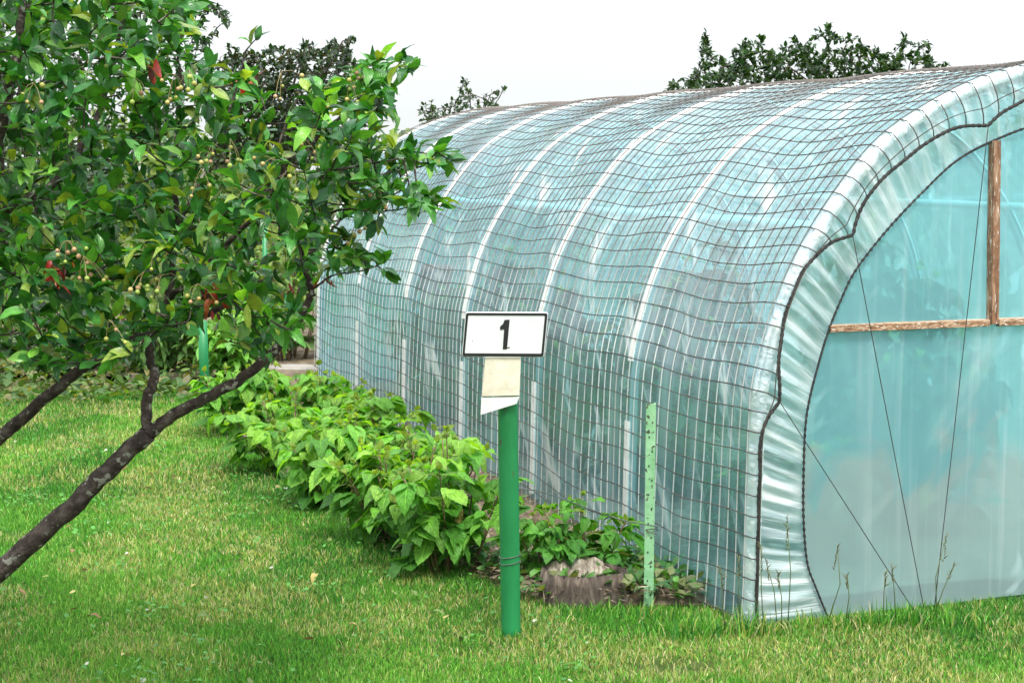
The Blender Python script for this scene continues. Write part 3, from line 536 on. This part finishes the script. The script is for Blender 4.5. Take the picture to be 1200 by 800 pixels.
limbs = [([tb, tb+[.06, -.01, .06], tb+[.24, -.04, .14], fk], .085, .050),
 ([fk]+A((30, 642, 4.42), (100, 578, 4.40), (172, 508, 4.40)), .046, .036),
 (A((172, 508, 4.40), (225, 474, 4.40), (286, 442, 4.42), (330, 402, 4.45), (354, 366, 4.46), (364, 340, 4.48), (355, 305, 4.52), (352, 262, 4.6), (372, 220, 4.65)), .028, .008),
 (A((172, 506, 4.40), (172, 468, 4.42), (181, 442, 4.45), (176, 404, 4.5), (196, 350, 4.55), (206, 270, 4.6), (205, 180, 4.6), (212, 100, 4.6), (208, 62, 4.6)), .026, .005),
 ([tb+[.05, .02, .1]]+A((-200, 690, 4.6), (-110, 612, 4.62), (-10, 520, 4.62), (30, 487, 4.62), (85, 440, 4.62), (142, 404, 4.65), (200, 386, 4.7), (252, 362, 4.75), (290, 338, 4.78), (326, 318, 4.8), (372, 290, 4.85), (398, 258, 4.9)), .040, .006),
 ([tb+[.04, 0, .1], tb+[-.05, .02, .8]]+A((-60, 330, 4.5), (-10, 180, 4.4), (20, 60, 4.35), (30, -40, 4.3)), .06, .010),
 (A((-40, 270, 4.47), (60, 215, 4.5), (112, 140, 4.6), (140, 40, 4.7), (150, -20, 4.7)), .022, .005),
 (A((200, 350, 4.55), (252, 300, 4.5), (300, 250, 4.45), (336, 205, 4.4), (384, 150, 4.4), (430, 108, 4.4), (458, 88, 4.4)), .014, .0035),
 (A((336, 205, 4.4), (400, 198, 4.38), (455, 188, 4.36), (500, 182, 4.35)), .008, .003),
 (A((352, 262, 4.6), (400, 246, 4.55), (450, 248, 4.5), (492, 240, 4.48)), .007, .003),
 (A((364, 340, 4.48), (392, 322, 4.46), (422, 318, 4.45), (440, 312, 4.45)), .006, .0025),
 (A((206, 270, 4.6), (250, 180, 4.7), (275, 110, 4.75), (288, 62, 4.75)), .010, .003),
 (A((300, 250, 4.45), (330, 160, 4.6), (352, 110, 4.65)), .008, .003)]
crown = [(-130, -80), (225, -80), (232, 40), (246, 75), (300, 92), (350, 110), (392, 95), (432, 72), (468, 72), (458, 105), (440, 140), (430, 165), (480, 168), (522, 186), (500, 198), (455, 212), (470, 232), (510, 240), (450, 258), (420, 285), (440, 316), (400, 325), (372, 352), (345, 388), (300, 412), (268, 404), (255, 384), (222, 384), (205, 408), (180, 410), (140, 425), (95, 430), (50, 432), (20, 415), (-130, 440)]
dens = lambda u, v: float(np.interp(u, [0, 230, 300, 400, 520], [1, 1, .7, .6, .75]))*(1 if v < 330 else .9)
tips = poly_tips(crown, 1050, 3.95, 5.2, dens)+poly_tips([(380, 110), (440, 70), (470, 74), (455, 130), (440, 165), (524, 186), (500, 200), (450, 215), (512, 240), (440, 262), (420, 290), (448, 316), (390, 326), (370, 280)], 95, 4.25, 4.6)
tips += A((470, 72, 4.4), (462, 92, 4.4), (478, 84, 4.38), (528, 188, 4.35), (512, 178, 4.34), (518, 242, 4.47), (500, 236, 4.47), (452, 318, 4.45), (446, 308, 4.44), (300, 46, 4.75), (292, 56, 4.75), (405, 240, 4.5), (440, 205, 4.4), (420, 130, 4.4))
cols = [(.016, .095, .020), (.022, .12, .026), (.032, .15, .026), (.042, .18, .030), (.020, .115, .038), (.06, .23, .035), (.11, .30, .04), (.17, .28, .045)]
tree, tnodes = grow_tree('crab_apple_tree', 'leaning tree in the left foreground with glossy leaves, clustered yellowish fruit and low dark limbs', 'tree', tb, [(p_, a_*.60, b_*.66) for p_, a_, b_ in limbs], tips, .060, np.array(cols)*[1.35, 1.22, 1.1], T_OVAL, 14, droop=-.12, wide=.86)
# fruit clusters and withered red leaves
def ball(acc, c, r, colr, n=6):
    th = np.linspace(0, math.pi, n+1); ph = np.arange(8)*math.pi/4; v = [(r*math.sin(x)*math.cos(y), r*math.sin(x)*math.sin(y), r*math.cos(x)) for x in th for y in ph]
    q = [(i*8+j, i*8+(j+1) % 8, (i+1)*8+(j+1) % 8, (i+1)*8+j) for i in range(n) for j in range(8)]; acc.add(np.array(v)+c, q, c=colr)
FR = np.array([[.36, .36, .08], [.28, .38, .07], [.44, .34, .12], [.40, .24, .13]])
fpx = [(78, 300, 3.95, 8), (98, 318, 3.95, 8), (190, 340, 3.98, 8), (170, 335, 3.98, 4), (128, 392, 4.0, 3), (232, 350, 4.0, 4), (205, 105, 4.05, 5), (222, 100, 4.05, 5), (250, 185, 4.05, 6), (236, 215, 4.05, 4), (270, 180, 4.05, 4), (325, 205, 4.2, 3), (345, 212, 4.2, 5), (418, 95, 4.3, 5), (410, 110, 4.3, 4), (440, 235, 4.35, 7), (425, 265, 4.35, 6), (160, 110, 4.05, 4), (40, 115, 4.0, 4), (180, 305, 4.0, 4), (330, 100, 4.4, 4), (380, 120, 4.35, 4), (350, 175, 4.3, 4), (120, 60, 4.1, 4)]
for (u, v, Y, k) in fpx:
    a = Acc(); c = at(u, v, Y); st = c+[0, 0, .035]
    for i in range(k):
        p = c+rng.normal(0, 1, 3)*[.022, .022, .018]; a.tube([st, (st+p)/2+[0, 0, .008], p], .0009, 4, c=(.20, .16, .06), caps=False); ball(a, p, rng.uniform(.0045, .0068), FR[rng.integers(0, 4)]*rng.uniform(.8, 1.2))
    a.build('fruit_cluster', M['fruit'], tree)
for (u, v, Y, k, s_) in [(64, 318, 4.05, 9, .032), (66, 334, 4.05, 7, .03), (243, 346, 4.15, 9, .034), (250, 368, 4.15, 7, .03), (341, 345, 4.4, 5, .03), (386, 337, 4.45, 5, .03), (292, 100, 4.4, 6, .04), (175, 85, 4.1, 4, .045)]:
    a = Acc(); P = at(u, v, Y)+rng.normal(0, .012, (k, 3))+[0, 0, .02]; d_ = unit(rng.normal(0, .4, (k, 3))+[0, 0, -1.]); c = np.array([[.30, .025, .015], [.16, .02, .015], [.36, .09, .03], [.07, .015, .012]])[rng.integers(0, 4, k)]
    add_leaves(a, P, d_, unit(rng.normal(0, 1, (k, 3))), rng.uniform(.8, 1.2, k)*s_, c, T_OVAL, .6); tag(a.build('withered_leaves', M['leaf'], tree), 'clump of red withered leaves')

def far_tree(name, label, cat, base, poly, Y, n, lsize, cols, nl=9, group=None, r=.05, limbn=7, dens=None):
    base = np.array(base, float); tips = poly_tips(poly, n, Y-.7, Y+.7, dens); tp = np.array(tips); ctr = tp.mean(0); lb = []
    trunk_top = base*.35+np.array([ctr[0], ctr[1], min(ctr[2], tp[:, 2].min()+.3)])*.65; lb.append(([base+[0, 0, -.03], base*.6+trunk_top*.4+[.05, 0, 0], trunk_top], r, r*.7))
    for q in tp[rng.choice(len(tp), limbn, replace=False)]: lb.append(([trunk_top, (trunk_top+q)/2+[0, 0, .06], q], r*.5, r*.12))
    return grow_tree(name, label, cat, base, lb, tips, lsize, cols, T_SMALL, nl, twig_r=.006, leafm='far_leaf', group=group, droop=.1)[0]
dk = [(.010, .040, .010), (.016, .055, .014), (.026, .07, .018), (.04, .09, .02)]
far_tree('orchard_tree', 'dark leafy tree rising behind the tunnel roof at the right with ragged top', 'tree', (6.2, 18, 0), [(775, 112), (790, 96), (806, 92), (818, 70), (828, 36), (834, 66), (850, 74), (868, 50), (890, 40), (905, 58), (925, 48), (952, 34), (968, 26), (985, 42), (1010, 44), (1030, 62), (1052, 62), (1062, 34), (1070, 56), (1088, 48), (1086, 64), (1112, 76), (1130, 110), (1120, 125), (760, 140)], 18, 850, .07, dk, 15, dens=lambda u, v: float(np.clip((v-25)/60, .25, 1)), group='trees behind the tunnel')
far_tree('orchard_tree', 'small sparse tree top peeping over the far end of the tunnel', 'tree', (-.9, 15.5, 0), [(490, 126), (505, 118), (525, 124), (538, 106), (546, 86), (554, 108), (572, 110), (594, 102), (584, 122), (570, 140), (600, 210), (478, 210), (500, 150)], 15.5, 300, .05, dk, 9, group='trees behind the tunnel', r=.03)
far_tree('plum_tree', 'dark tree with dense round sprays behind the crab apple against the sky', 'tree', (-2.3, 14, 0), [(256, 78), (268, 50), (284, 60), (300, 62), (322, 56), (345, 62), (356, 48), (376, 56), (392, 44), (416, 42), (408, 62), (422, 84), (400, 112), (372, 130), (370, 190), (250, 200), (250, 120)], 14, 1000, .06, [(.010, .034, .012), (.014, .045, .016), (.02, .055, .018), (.035, .07, .022), (.05, .05, .02)], 12, group='trees behind the crab apple')
far_tree('plum_tree', 'tall small leaved tree filling the top left corner behind the crab apple', 'tree', (-4.4, 12.5, 0), [(-120, -90), (262, -90), (268, 26), (246, 44), (240, 78), (210, 130), (160, 240), (-120, 260)], 12.5, 1300, .055, [(.014, .05, .016), (.022, .07, .02), (.035, .09, .022), (.05, .08, .03)], 11, group='trees behind the crab apple')

# ------------------------------------------------------------------ bushes
def bush(name, label, cat, base, rad, h, n, cols, lsize=.075, tm=T_RASP, m='rasp', group=None, leaflets=3, canes=14):
    base = np.array(base, float); rt = empty(name, base); tag(rt, label, cat, group); al_ = Acc(); ac = Acc(); P, Dr, Nm, Cc, Sz = [], [], [], [], []; cols = np.array(cols)
    for c_ in range(canes):
        an = rng.uniform(0, 6.283); rr = rad*math.sqrt(rng.random())*.85; hh = h*rng.uniform(.72, 1.05)*(1-.45*(rr/rad)**2)
        top = base+[rr*math.cos(an), rr*math.sin(an), hh]; b0 = base+[rr*.35*math.cos(an), rr*.35*math.sin(an), -.01]
        k = np.linspace(0, 1, 8)[:, None]; mid = (b0+top)/2+[0, 0, h*.12]; cp = b0*(1-k)**2+2*mid*k*(1-k)+top*k*k
        ac.tube(cp, np.linspace(.0045, .002, 8), 5, c=np.array([.16, .10, .06])*rng.uniform(.7, 1.4))
        nl = n//canes
        for i in range(nl):
            f_ = 1-rng.random()**1.5*.85; q = cp[int(f_*7)]; a2 = rng.uniform(0, 6.283); pl = rng.uniform(.04, .11)*(1.15-.5*f_)
            e = q+[pl*math.cos(a2), pl*math.sin(a2), pl*(.5 if f_ > .8 else .15)]; ac.tube([q, (q+e)/2+[0, 0, .012], e], .0011, 4, c=(.20, .24, .07), caps=False)
            outv = np.array([math.cos(a2), math.sin(a2), -rng.uniform(.15, .9)]); cc = cols[min(len(cols)-1, int((.55*f_+.45*rng.random())*len(cols)))]*rng.uniform(.75, 1.25)
            for l_ in range(leaflets):
                tw = (l_-(leaflets-1)/2)*.95; o2 = np.array([math.cos(a2+tw), math.sin(a2+tw), outv[2]+rng.normal(0, .25)])
                P.append(e); Dr.append(o2); Nm.append(np.array([math.cos(a2+tw)*.35, math.sin(a2+tw)*.35, 1])+rng.normal(0, .3, 3)); Cc.append(cc*rng.uniform(.85, 1.1) if rng.random() > .015 else np.array([.24, .22, .05])*rng.uniform(.5, 1.1)); Sz.append(lsize*rng.uniform(.45, 1.2)*(1.1 if l_ == leaflets//2 else .88)*(1.1-.35*(f_ > .93)))
        for i in range(3):   # young yellowish tip
            P.append(top); Dr.append(rng.normal(0, .5, 3)+[0, 0, .6]); Nm.append(rng.normal(0, .5, 3)+[0, 0, 1]); Cc.append(np.array([.20, .31, .05])*rng.uniform(.7, 1.2)); Sz.append(lsize*.42)
    add_leaves(al_, np.array(P), np.array(Dr), np.array(Nm), np.array(Sz), np.array(Cc), tm, .84); ac.build('canes', M['cane'], rt); al_.build('foliage', M[m], rt); return rt
RC = [(.04, .15, .022), (.06, .21, .026), (.09, .28, .032), (.13, .34, .04), (.20, .41, .05)]
bl = [(532, 668, .27, .56, 150, 'leafy raspberry bush closest to the green sign post, standing on dry litter'),
      (466, 632, .27, .47, 140, 'low raspberry bush at the lawn edge, just left of the bush beside the sign post'),
      (512, 596, .28, .52, 140, 'raspberry bush against the net, behind the one beside the sign post'),
      (402, 590, .33, .50, 170, 'broad raspberry bush in the middle of the row, leaning over the lawn edge'),
      (440, 540, .32, .47, 140, 'raspberry bush against the net, behind the middle of the row'),
      (342, 548, .33, .50, 160, 'raspberry bush with drooping leaves over the shaded lawn edge, one before the row end'),
      (292, 508, .36, .56, 170, 'yellowish topped raspberry bush at the far left end of the row beneath the tree limb'),
      (366, 498, .34, .46, 140, 'raspberry bush touching the far lower corner of the tunnel')]
for (u, v, r_, h_, n_, lb) in bl: bush('raspberry_bush', lb, 'bush', gnd(u, v), r_*1.10, h_*(.95 if v > 620 else .78), int(n_*1.15), RC, .093, group='raspberry bushes along the tunnel', canes=15)
bush('raspberry_bush', 'small dark raspberry plant growing right behind the tree stump', 'bush', gnd(690, 680), .25, .33, 110, RC[:3], .07, group='raspberry bushes along the tunnel', canes=7)
bush('raspberry_bush', 'knee low raspberry shoot squeezed between the green sign pole and the stump', 'bush', gnd(640, 684), .13, .26, 36, RC[:4], .065, group='raspberry bushes along the tunnel', canes=5)
GC = [(.05, .13, .03), (.09, .20, .04), (.15, .27, .06), (.24, .34, .09)]
for (x, y, r_, h_, lb, cc) in [(-1.75, 13.2, .55, 1.25, 'pale green shrub in the back garden beside the far end of the tunnel', GC),
      (-2.9, 13.6, .7, 1.2, 'light green shrub in the back garden behind the tall green stake', GC),
      (-4.1, 13.4, .7, 1.3, 'darker green shrub at the left end of the back garden', RC[:4]),
      (-1.9, 11.7, .35, .62, 'bright green bushy plant behind the row of raspberries by the green stake', RC[1:]),
      (-3.3, 12.3, .5, .75, 'rounded dark shrub right behind the far end of the lawn', GC[:2]),
      (-4.2, 12.1, .55, .8, 'low dark shrub by the left end of the pale edging board', GC[:3]),
      (-2.45, 12.0, .38, .6, 'small dark shrub between the tall green stake and the brown edging board', GC[:3]),
      (-1.2, 16.2, .8, 1.6, 'yellow green shrub far behind the tunnel', GC)]:
    bush('shrub', lb, 'shrub', (x, y, 0), r_, h_, 330, cc, .10, T_SMALL, 'far_leaf', group='shrubs in the back garden', canes=24)
# weeds beyond the lawn
a = Acc(); n = 5200; x = rng.uniform(-6, -1.6, n); y = rng.uniform(10.7, 12.9, n); ok = (x < bed_edge(np.minimum(y, 12))-.0) & (rng.random(n) < np.clip((y-10.5)*1.2, 0, 1)); x = x[ok]; y = y[ok]; n = len(x); an = rng.uniform(0, 6.28, n)
zz = rng.random(n)**1.4*(.06+.22*vnoise(x*2, y*2, 15))
add_leaves(a, np.stack([x, y, zz], -1), np.stack([np.cos(an), np.sin(an), rng.uniform(-.3, .9, n)], -1), unit(rng.normal(0, .5, (n, 3))+[0, 0, 1.]), rng.uniform(.03, .09, n), np.array([[.04, .11, .02], [.07, .15, .03], [.11, .19, .04], [.17, .17, .07]])[rng.integers(0, 4, n)]*rng.uniform(.7, 1.2, (n, 1)), T_SMALL)
n = 1000; y = rng.uniform(5.86, 6.5, n); x = wall_x(y)-.03-rng.random(n)**1.2*.85; ok = (x > bed_edge(y)) & (np.hypot(x-.26, y-5.78) > .13); x = x[ok]; y = y[ok]; n = len(x); an = rng.uniform(0, 6.28, n)
add_leaves(a, np.stack([x, y, .02+.05*rng.random(n)], -1), np.stack([np.cos(an), np.sin(an), rng.uniform(0, .9, n)], -1), unit(rng.normal(0, .5, (n, 3))+[0, 0, 1.]), rng.uniform(.025, .065, n), np.array([[.03, .12, .02], [.06, .19, .03], [.09, .24, .04], [.14, .17, .06]])[rng.integers(0, 4, n)]*rng.uniform(.7, 1.2, (n, 1)), T_SMALL)
tag(a.build('weeds', M['far_leaf']), kind='stuff')
# clipped hedge far behind the garden
a = Acc(); n = 26000; x = rng.uniform(-16, 22, n); dd_ = rng.uniform(-.6, .6, n); y = 23+.02*(x-2)**2*.3+dd_; zz = rng.random(n)**.8*(1.75+.35*vnoise(x*1.3, x*0, 31)+.15*vnoise(x*5, x*0, 32))
add_leaves(a, np.stack([x, y, zz], -1), unit(rng.normal(0, 1, (n, 3))), unit(rng.normal(0, .7, (n, 3))+[0, -.5, .7]), rng.uniform(.10, .2, n), np.array([[.03, .09, .02], [.06, .14, .03], [.10, .19, .04], [.19, .26, .08]])[rng.integers(0, 4, n)]*rng.uniform(.7, 1.2, (n, 1)), T_SMALL)
tag(a.build('far_hedge', M['far_leaf']), kind='stuff')
# plants growing inside the tunnel
IC = [(.008, .05, .018), (.012, .07, .025), (.02, .09, .03)]
ins = [(1.25, 1.0, .30, .75, 'leafy plant inside the tunnel near the end wall, blurred by the film'), (.55, .75, .25, .42, 'low plant inside the tunnel close to the front corner'), (1.75, 2.2, .38, 1.1, 'tall plant inside the tunnel deep behind the end film'),
       (.5, 2.0, .33, .85, 'plant inside the tunnel behind the first long bay of side film'), (.5, 3.1, .33, .9, 'plant inside the tunnel behind the second bay of side film'), (.5, 4.2, .33, .85, 'plant inside the tunnel behind the number plate'), (.55, 5.3, .33, .7, 'plant inside the far end of the tunnel'), (1.5, 3.6, .4, 1.0, 'plant inside the middle of the tunnel on its far side')]
for (w_, t__, r_, h_, lb) in ins: bush('tunnel_plant', lb, 'plant', tun(w_, t__, .03), r_*1.35, h_*1.2, 420, IC, .13, T_SMALL, 'far_leaf', group='plants growing inside the tunnel', canes=12)

# ------------------------------------------------------------------ number sign
sb = gnd(598, 742); sg = empty('number_sign', sb); tag(sg, 'white number plate with a black 1 on a green pole in front of the tunnel', 'sign')
SY = sb[1]
a = Acc(); p0 = at(599, 742, SY); p1 = at(594.5, 440, SY); k = np.linspace(0, 1, 14)[:, None]; p0[2] = -.05; a.tube(p0+(p1-p0)*k, .0325, 20); a.build('post', M['post'], sg)
def plate(name, px, th, y, m, par, rad=0, bev=.0015):   # a flat board: outline in picture points at distance y, with its own thickness
    P = np.array([at(u, v, y) for u, v in px]); 
    if rad:
        o = []; n_ = len(P)
        for i in range(n_):
            p, a_, b_ = P[i], P[i-1], P[(i+1) % n_]; da = unit(a_-p)*rad; db = unit(b_-p)*rad
            for t_ in np.linspace(0, 1, 5): o.append((p+da)*(1-t_)**2+2*p*t_*(1-t_)+(p+db)*t_*t_)
        P = np.array(o)
    n_ = len(P); ctr = P.mean(0); In = ctr+(P-ctr)*(1-bev/.06); V = np.concatenate([In, P+[0, bev, 0], P+[0, th, 0], [ctr], [ctr+[0, th, 0]]]); q = []; t_ = []
    for i in range(n_):
        j = (i+1) % n_; q += [(i, j, n_+j, n_+i), (n_+i, n_+j, 2*n_+j, 2*n_+i)]; t_ += [(3*n_, j, i), (3*n_+1, 2*n_+i, 2*n_+j)]
    a = Acc(); a.add(V, q, t_); return a.build(name, m, par, smooth=False)
BY = SY-.052
bd = plate('number_plate', [(545.5, 365.5), (642.5, 366), (637.5, 418.5), (541, 418)], .008, BY, M['sign'], sg, .008)
# black painted border as a thin frame 1 mm proud of the plate
def frame(px_out, px_in, y, name, m, par, r1, r0):
    def rnd(px, rad):
        P = np.array([at(u, v, y) for u, v in px]); o = []
        for i in range(4):
            p, a_, b_ = P[i], P[i-1], P[(i+1) % 4]; da = unit(a_-p)*rad; db = unit(b_-p)*rad
            for t_ in np.linspace(0, 1, 6): o.append((p+da)*(1-t_)**2+2*p*t_*(1-t_)+(p+db)*t_*t_)
        return np.array(o)
    O, I = rnd(px_out, r1), rnd(px_in, r0); n_ = len(O); V = np.concatenate([O, I, O+[0, .0012, 0], I+[0, .0012, 0]]); q = []
    for i in range(n_): j = (i+1) % n_; q += [(i, j, n_+j, n_+i), (i, 2*n_+i, 2*n_+j, j), (n_+i, n_+j, 3*n_+j, 3*n_+i)]
    a = Acc(); a.add(V, q); return a.build(name, m, par, smooth=False)
BRD = frame([(546.3, 366.3), (641.8, 366.8), (636.9, 417.8), (541.8, 417.3)], [(548.8, 369.2), (638.6, 369.6), (634.4, 414.2), (544.6, 413.8)], BY-.0016, 'painted_border', M['black'], bd, .007, .003)
one = [(591.2, 374.8), (597.3, 374.4), (594.2, 409), (589.2, 409), (590.8, 385.6), (586.2, 386.6), (586.0, 382.6), (589.4, 379.6)]
P = np.array([at(u, v, BY-.0016) for u, v in one]); n_ = len(P); V = np.concatenate([P, P+[0, .0012, 0]])
a = Acc(); a.add(V, [(i, (i+1) % n_, n_+(i+1) % n_, n_+i) for i in range(n_)], [(0, 1, 7), (1, 2, 4), (2, 3, 4), (1, 4, 7), (4, 5, 7), (5, 6, 7)]); a.build('numeral', M['black'], bd, smooth=False)
plate('cream_panel', [(568.5, 418.8), (610.5, 419), (608.5, 463.5), (564.5, 464.5)], .020, BY+.004, M['cream'], sg, .0015)
plate('slanted_panel', [(564, 466), (608.5, 465), (605.5, 473), (563, 486)], .012, BY+.006, M['tab'], sg, .001)
for zf in (.318, .342):   # wire wound round the pole
    a = Acc(); c0 = p0+(p1-p0)*zf; an = np.linspace(0, 6.6, 40); a.tube(np.stack([c0[0]+.0345*np.cos(an), c0[1]+.0345*np.sin(an), c0[2]+.004*np.sin(an*1.3)+an*.0006], -1), .0014, 5); a.build('wire_loop', M['wire'], sg)
# perforated pale green stake with the tie wire
kb = gnd(760, 706); st = empty('garden_stake', kb); tag(st, 'short pale green flaking metal stake in front of the net, right of the number sign', 'stake')
a = Acc(); kt_ = at(763, 473, kb[1]); hz = kt_[2]; ex = (kt_[0]-kb[0]); pr = [(-.017, 0), (.017, 0), (.017, .03), (.0135, .03), (.0135, .004), (-.017, .004)]
V = np.array([(kb[0]+x+ex*f_, kb[1]+y, -.03+(hz+.03)*f_) for f_ in np.linspace(0, 1, 12) for x, y in pr]); q = [(i*6+j, i*6+(j+1) % 6, (i+1)*6+(j+1) % 6, (i+1)*6+j) for i in range(11) for j in range(6)]
q += [(66, 67, 70, 71), (67, 68, 69, 70)]; a.add(V, q); bo = a.build('angle_bar', M['stake'], st, smooth=False)
a = Acc()
for i in range(13):
    f_ = .08+.9*i/13; c0 = np.array([kb[0]+ex*f_+(-.005 if i % 2 else .006), kb[1]-.0012, -.03+(hz+.03)*f_]); an = np.arange(8)*.785
    a.add(np.concatenate([c0+np.stack([.0030*np.cos(an), an*0, .0036*np.sin(an)], -1), [c0]]), None, [(8, i_, (i_+1) % 8) for i_ in range(8)])
tag(a.build('punched_holes', M['black'], bo, smooth=False), kind='stuff')
a = Acc(); wp = [at(606, 572, SY-.005), at(635, 576, 5.6), at(680, 592, 5.72), at(725, 608, 5.82), at(766, 616, kb[1]-.012), at(770, 618, kb[1]+.02)]; P = smooth_path(wp, 8); a.tube(P, .0021, 5)
c0 = at(763, 622, kb[1]+.012); an = np.linspace(0, 13, 60); a.tube(np.stack([c0[0]+.023*np.cos(an), c0[1]+.020*np.sin(an), c0[2]+.012*np.sin(an*.7)], -1), .0018, 5)
tag(a.build('tie_wire', M['wire']), 'thin grey wire strung from the green sign pole to the pale stake', 'wire')

# ------------------------------------------------------------------ stump
sp_ = gnd(682, 698); stp = empty('tree_stump', sp_); tag(stp, 'weathered grey tree stump with a split stepped top at the foot of the net', 'stump')
an = np.linspace(0, 2*math.pi, 97); an[-1] = an[0]; rr = .140*(1+.22*(vnoise(np.cos(an)*2+5, np.sin(an)*2+5, 2)-.5)+.04*np.sin(an*7)+.035*np.sin(an*13+1)+.03*np.sin(an*19)); zs = [-.03, .02, .06, .10, 1]
def top_z(x, y): return .016+.040*(1/(1+np.exp(-(y-.012+.30*x)*140)))+.50*y-.07*x+.016*(vnoise(x*70+9, y*22+9, 3)-.5)+.010*(vnoise(x*160+9, y*60+9, 4)-.5)
G = []
for z in zs:
    fl = 1.22-.22*min(1, max(0, z)/.09); x = rr*np.cos(an)*fl; y = rr*np.sin(an)*fl*.9; zt = top_z(x, y) if z == 1 else np.full(97, z); G.append(np.stack([sp_[0]+x, sp_[1]+y, zt], -1))
a = Acc(); a.grid(np.array(G).transpose(1, 0, 2)); a.build('bark', M['stumpbark'], stp)
G = []
for f_ in np.linspace(1, 0, 40): x = rr*np.cos(an)*f_*.995; y = rr*np.sin(an)*f_*.9*.995; G.append(np.stack([sp_[0]+x, sp_[1]+y, top_z(x, y)-.001], -1))
a = Acc(); a.grid(np.array(G)); a.build('cut_top', M['endgrain'], stp)

# ------------------------------------------------------------------ back garden
def stake(u, vb, vt, r, m, lb, lean=0, cap=None):
    b = gnd(u, vb); t_ = at(u+lean, vt, b[1]); s_ = empty('garden_stake', b); tag(s_, lb, 'stake', 'stakes in the back garden'); a = Acc(); a.tube([b-[0, 0, .03], b*.5+t_*.5, t_], r, 10); a.build('pole', m, s_)
    if cap: a = Acc(); q = b+(t_-b)*.55; a.tube([q, t_+[0, 0, .002]], r+.002, 10); a.build('painted_top', cap, s_)
stake(241, 478, 376, .030, M['post'], 'bright green stake standing at the lawn end behind the tree limb', -4)
stake(312, 446, 262, .018, M['post'], 'thin tall green stake half hidden by the tree leaves', -2)
stake(376, 416, 350, .024, M['rust'], 'rusty stake with green painted top beside the far corner of the tunnel', 0, M['post'])
stake(303, 440, 374, .013, M['tab'], 'thin white stake behind the raspberry row', 1)
for (u0, v0, u1, v1, h_, lb) in [(95, 432, 205, 430, .10, 'pale timber edging board behind the lawn'), (150, 450, 225, 447, .07, 'brown timber edging board nearer the lawn')]:
    p, q = gnd(u0, v0), gnd(u1, v1); a = Acc(); dr = unit(q-p); nrm = np.array([-dr[1], dr[0], 0])*.03; up = np.array([0, 0, h_])
    V = [p-nrm, q-nrm, q+nrm, p+nrm, p-nrm+up, q-nrm+up, q+nrm+up, p+nrm+up]; a.add(np.array(V), [(0, 1, 5, 4), (1, 2, 6, 5), (2, 3, 7, 6), (3, 0, 4, 7), (4, 5, 6, 7)])
    tag(a.build('edging_board', M['old'], smooth=False), lb, 'board', 'edging boards behind the lawn')
p = gnd(348, 436); a = Acc(); G = [[(p[0]+.28*math.sin(x)*math.cos(y)*(1+.2*vnoise(x*3, y*2)), p[1]+.16*math.sin(x)*math.sin(y), .05*math.cos(x)*(1+.3*vnoise(x*2, y*3, 4))) for y in np.linspace(0, 6.2832, 17)] for x in np.linspace(0, 1.7, 8)]
a.grid(np.array(G)); tag(a.build('garden_stone', M['stone']), 'pale flat stone beside the far corner of the tunnel', 'stone')
q = tun(.35, 4.75, .03); pt = empty('flower_pot', q); tag(pt, 'reddish pot seen dimly inside the tunnel left of the number plate', 'pot')

a = Acc(); hs = [(.0, .07), (.30, .10), (.30, .108), (.34, .110), (.34, .098), (.30, .094)]; z0 = .55
G = [[(q[0]+r_*math.cos(t_), q[1]+r_*math.sin(t_), q[2]+z0+z_) for t_ in np.linspace(0, 6.2832, 21)] for z_, r_ in hs]; a.grid(np.array(G)); a.build('pot_body', M['terra'], pt)
a = Acc()
for k_ in range(3):
    t_ = k_*2.094; a.tube([q+[.16*math.cos(t_), .16*math.sin(t_), -.02], q+[.06*math.cos(t_), .06*math.sin(t_), z0+.004]], .012, 6)
a.build('stand', M['old'], pt)
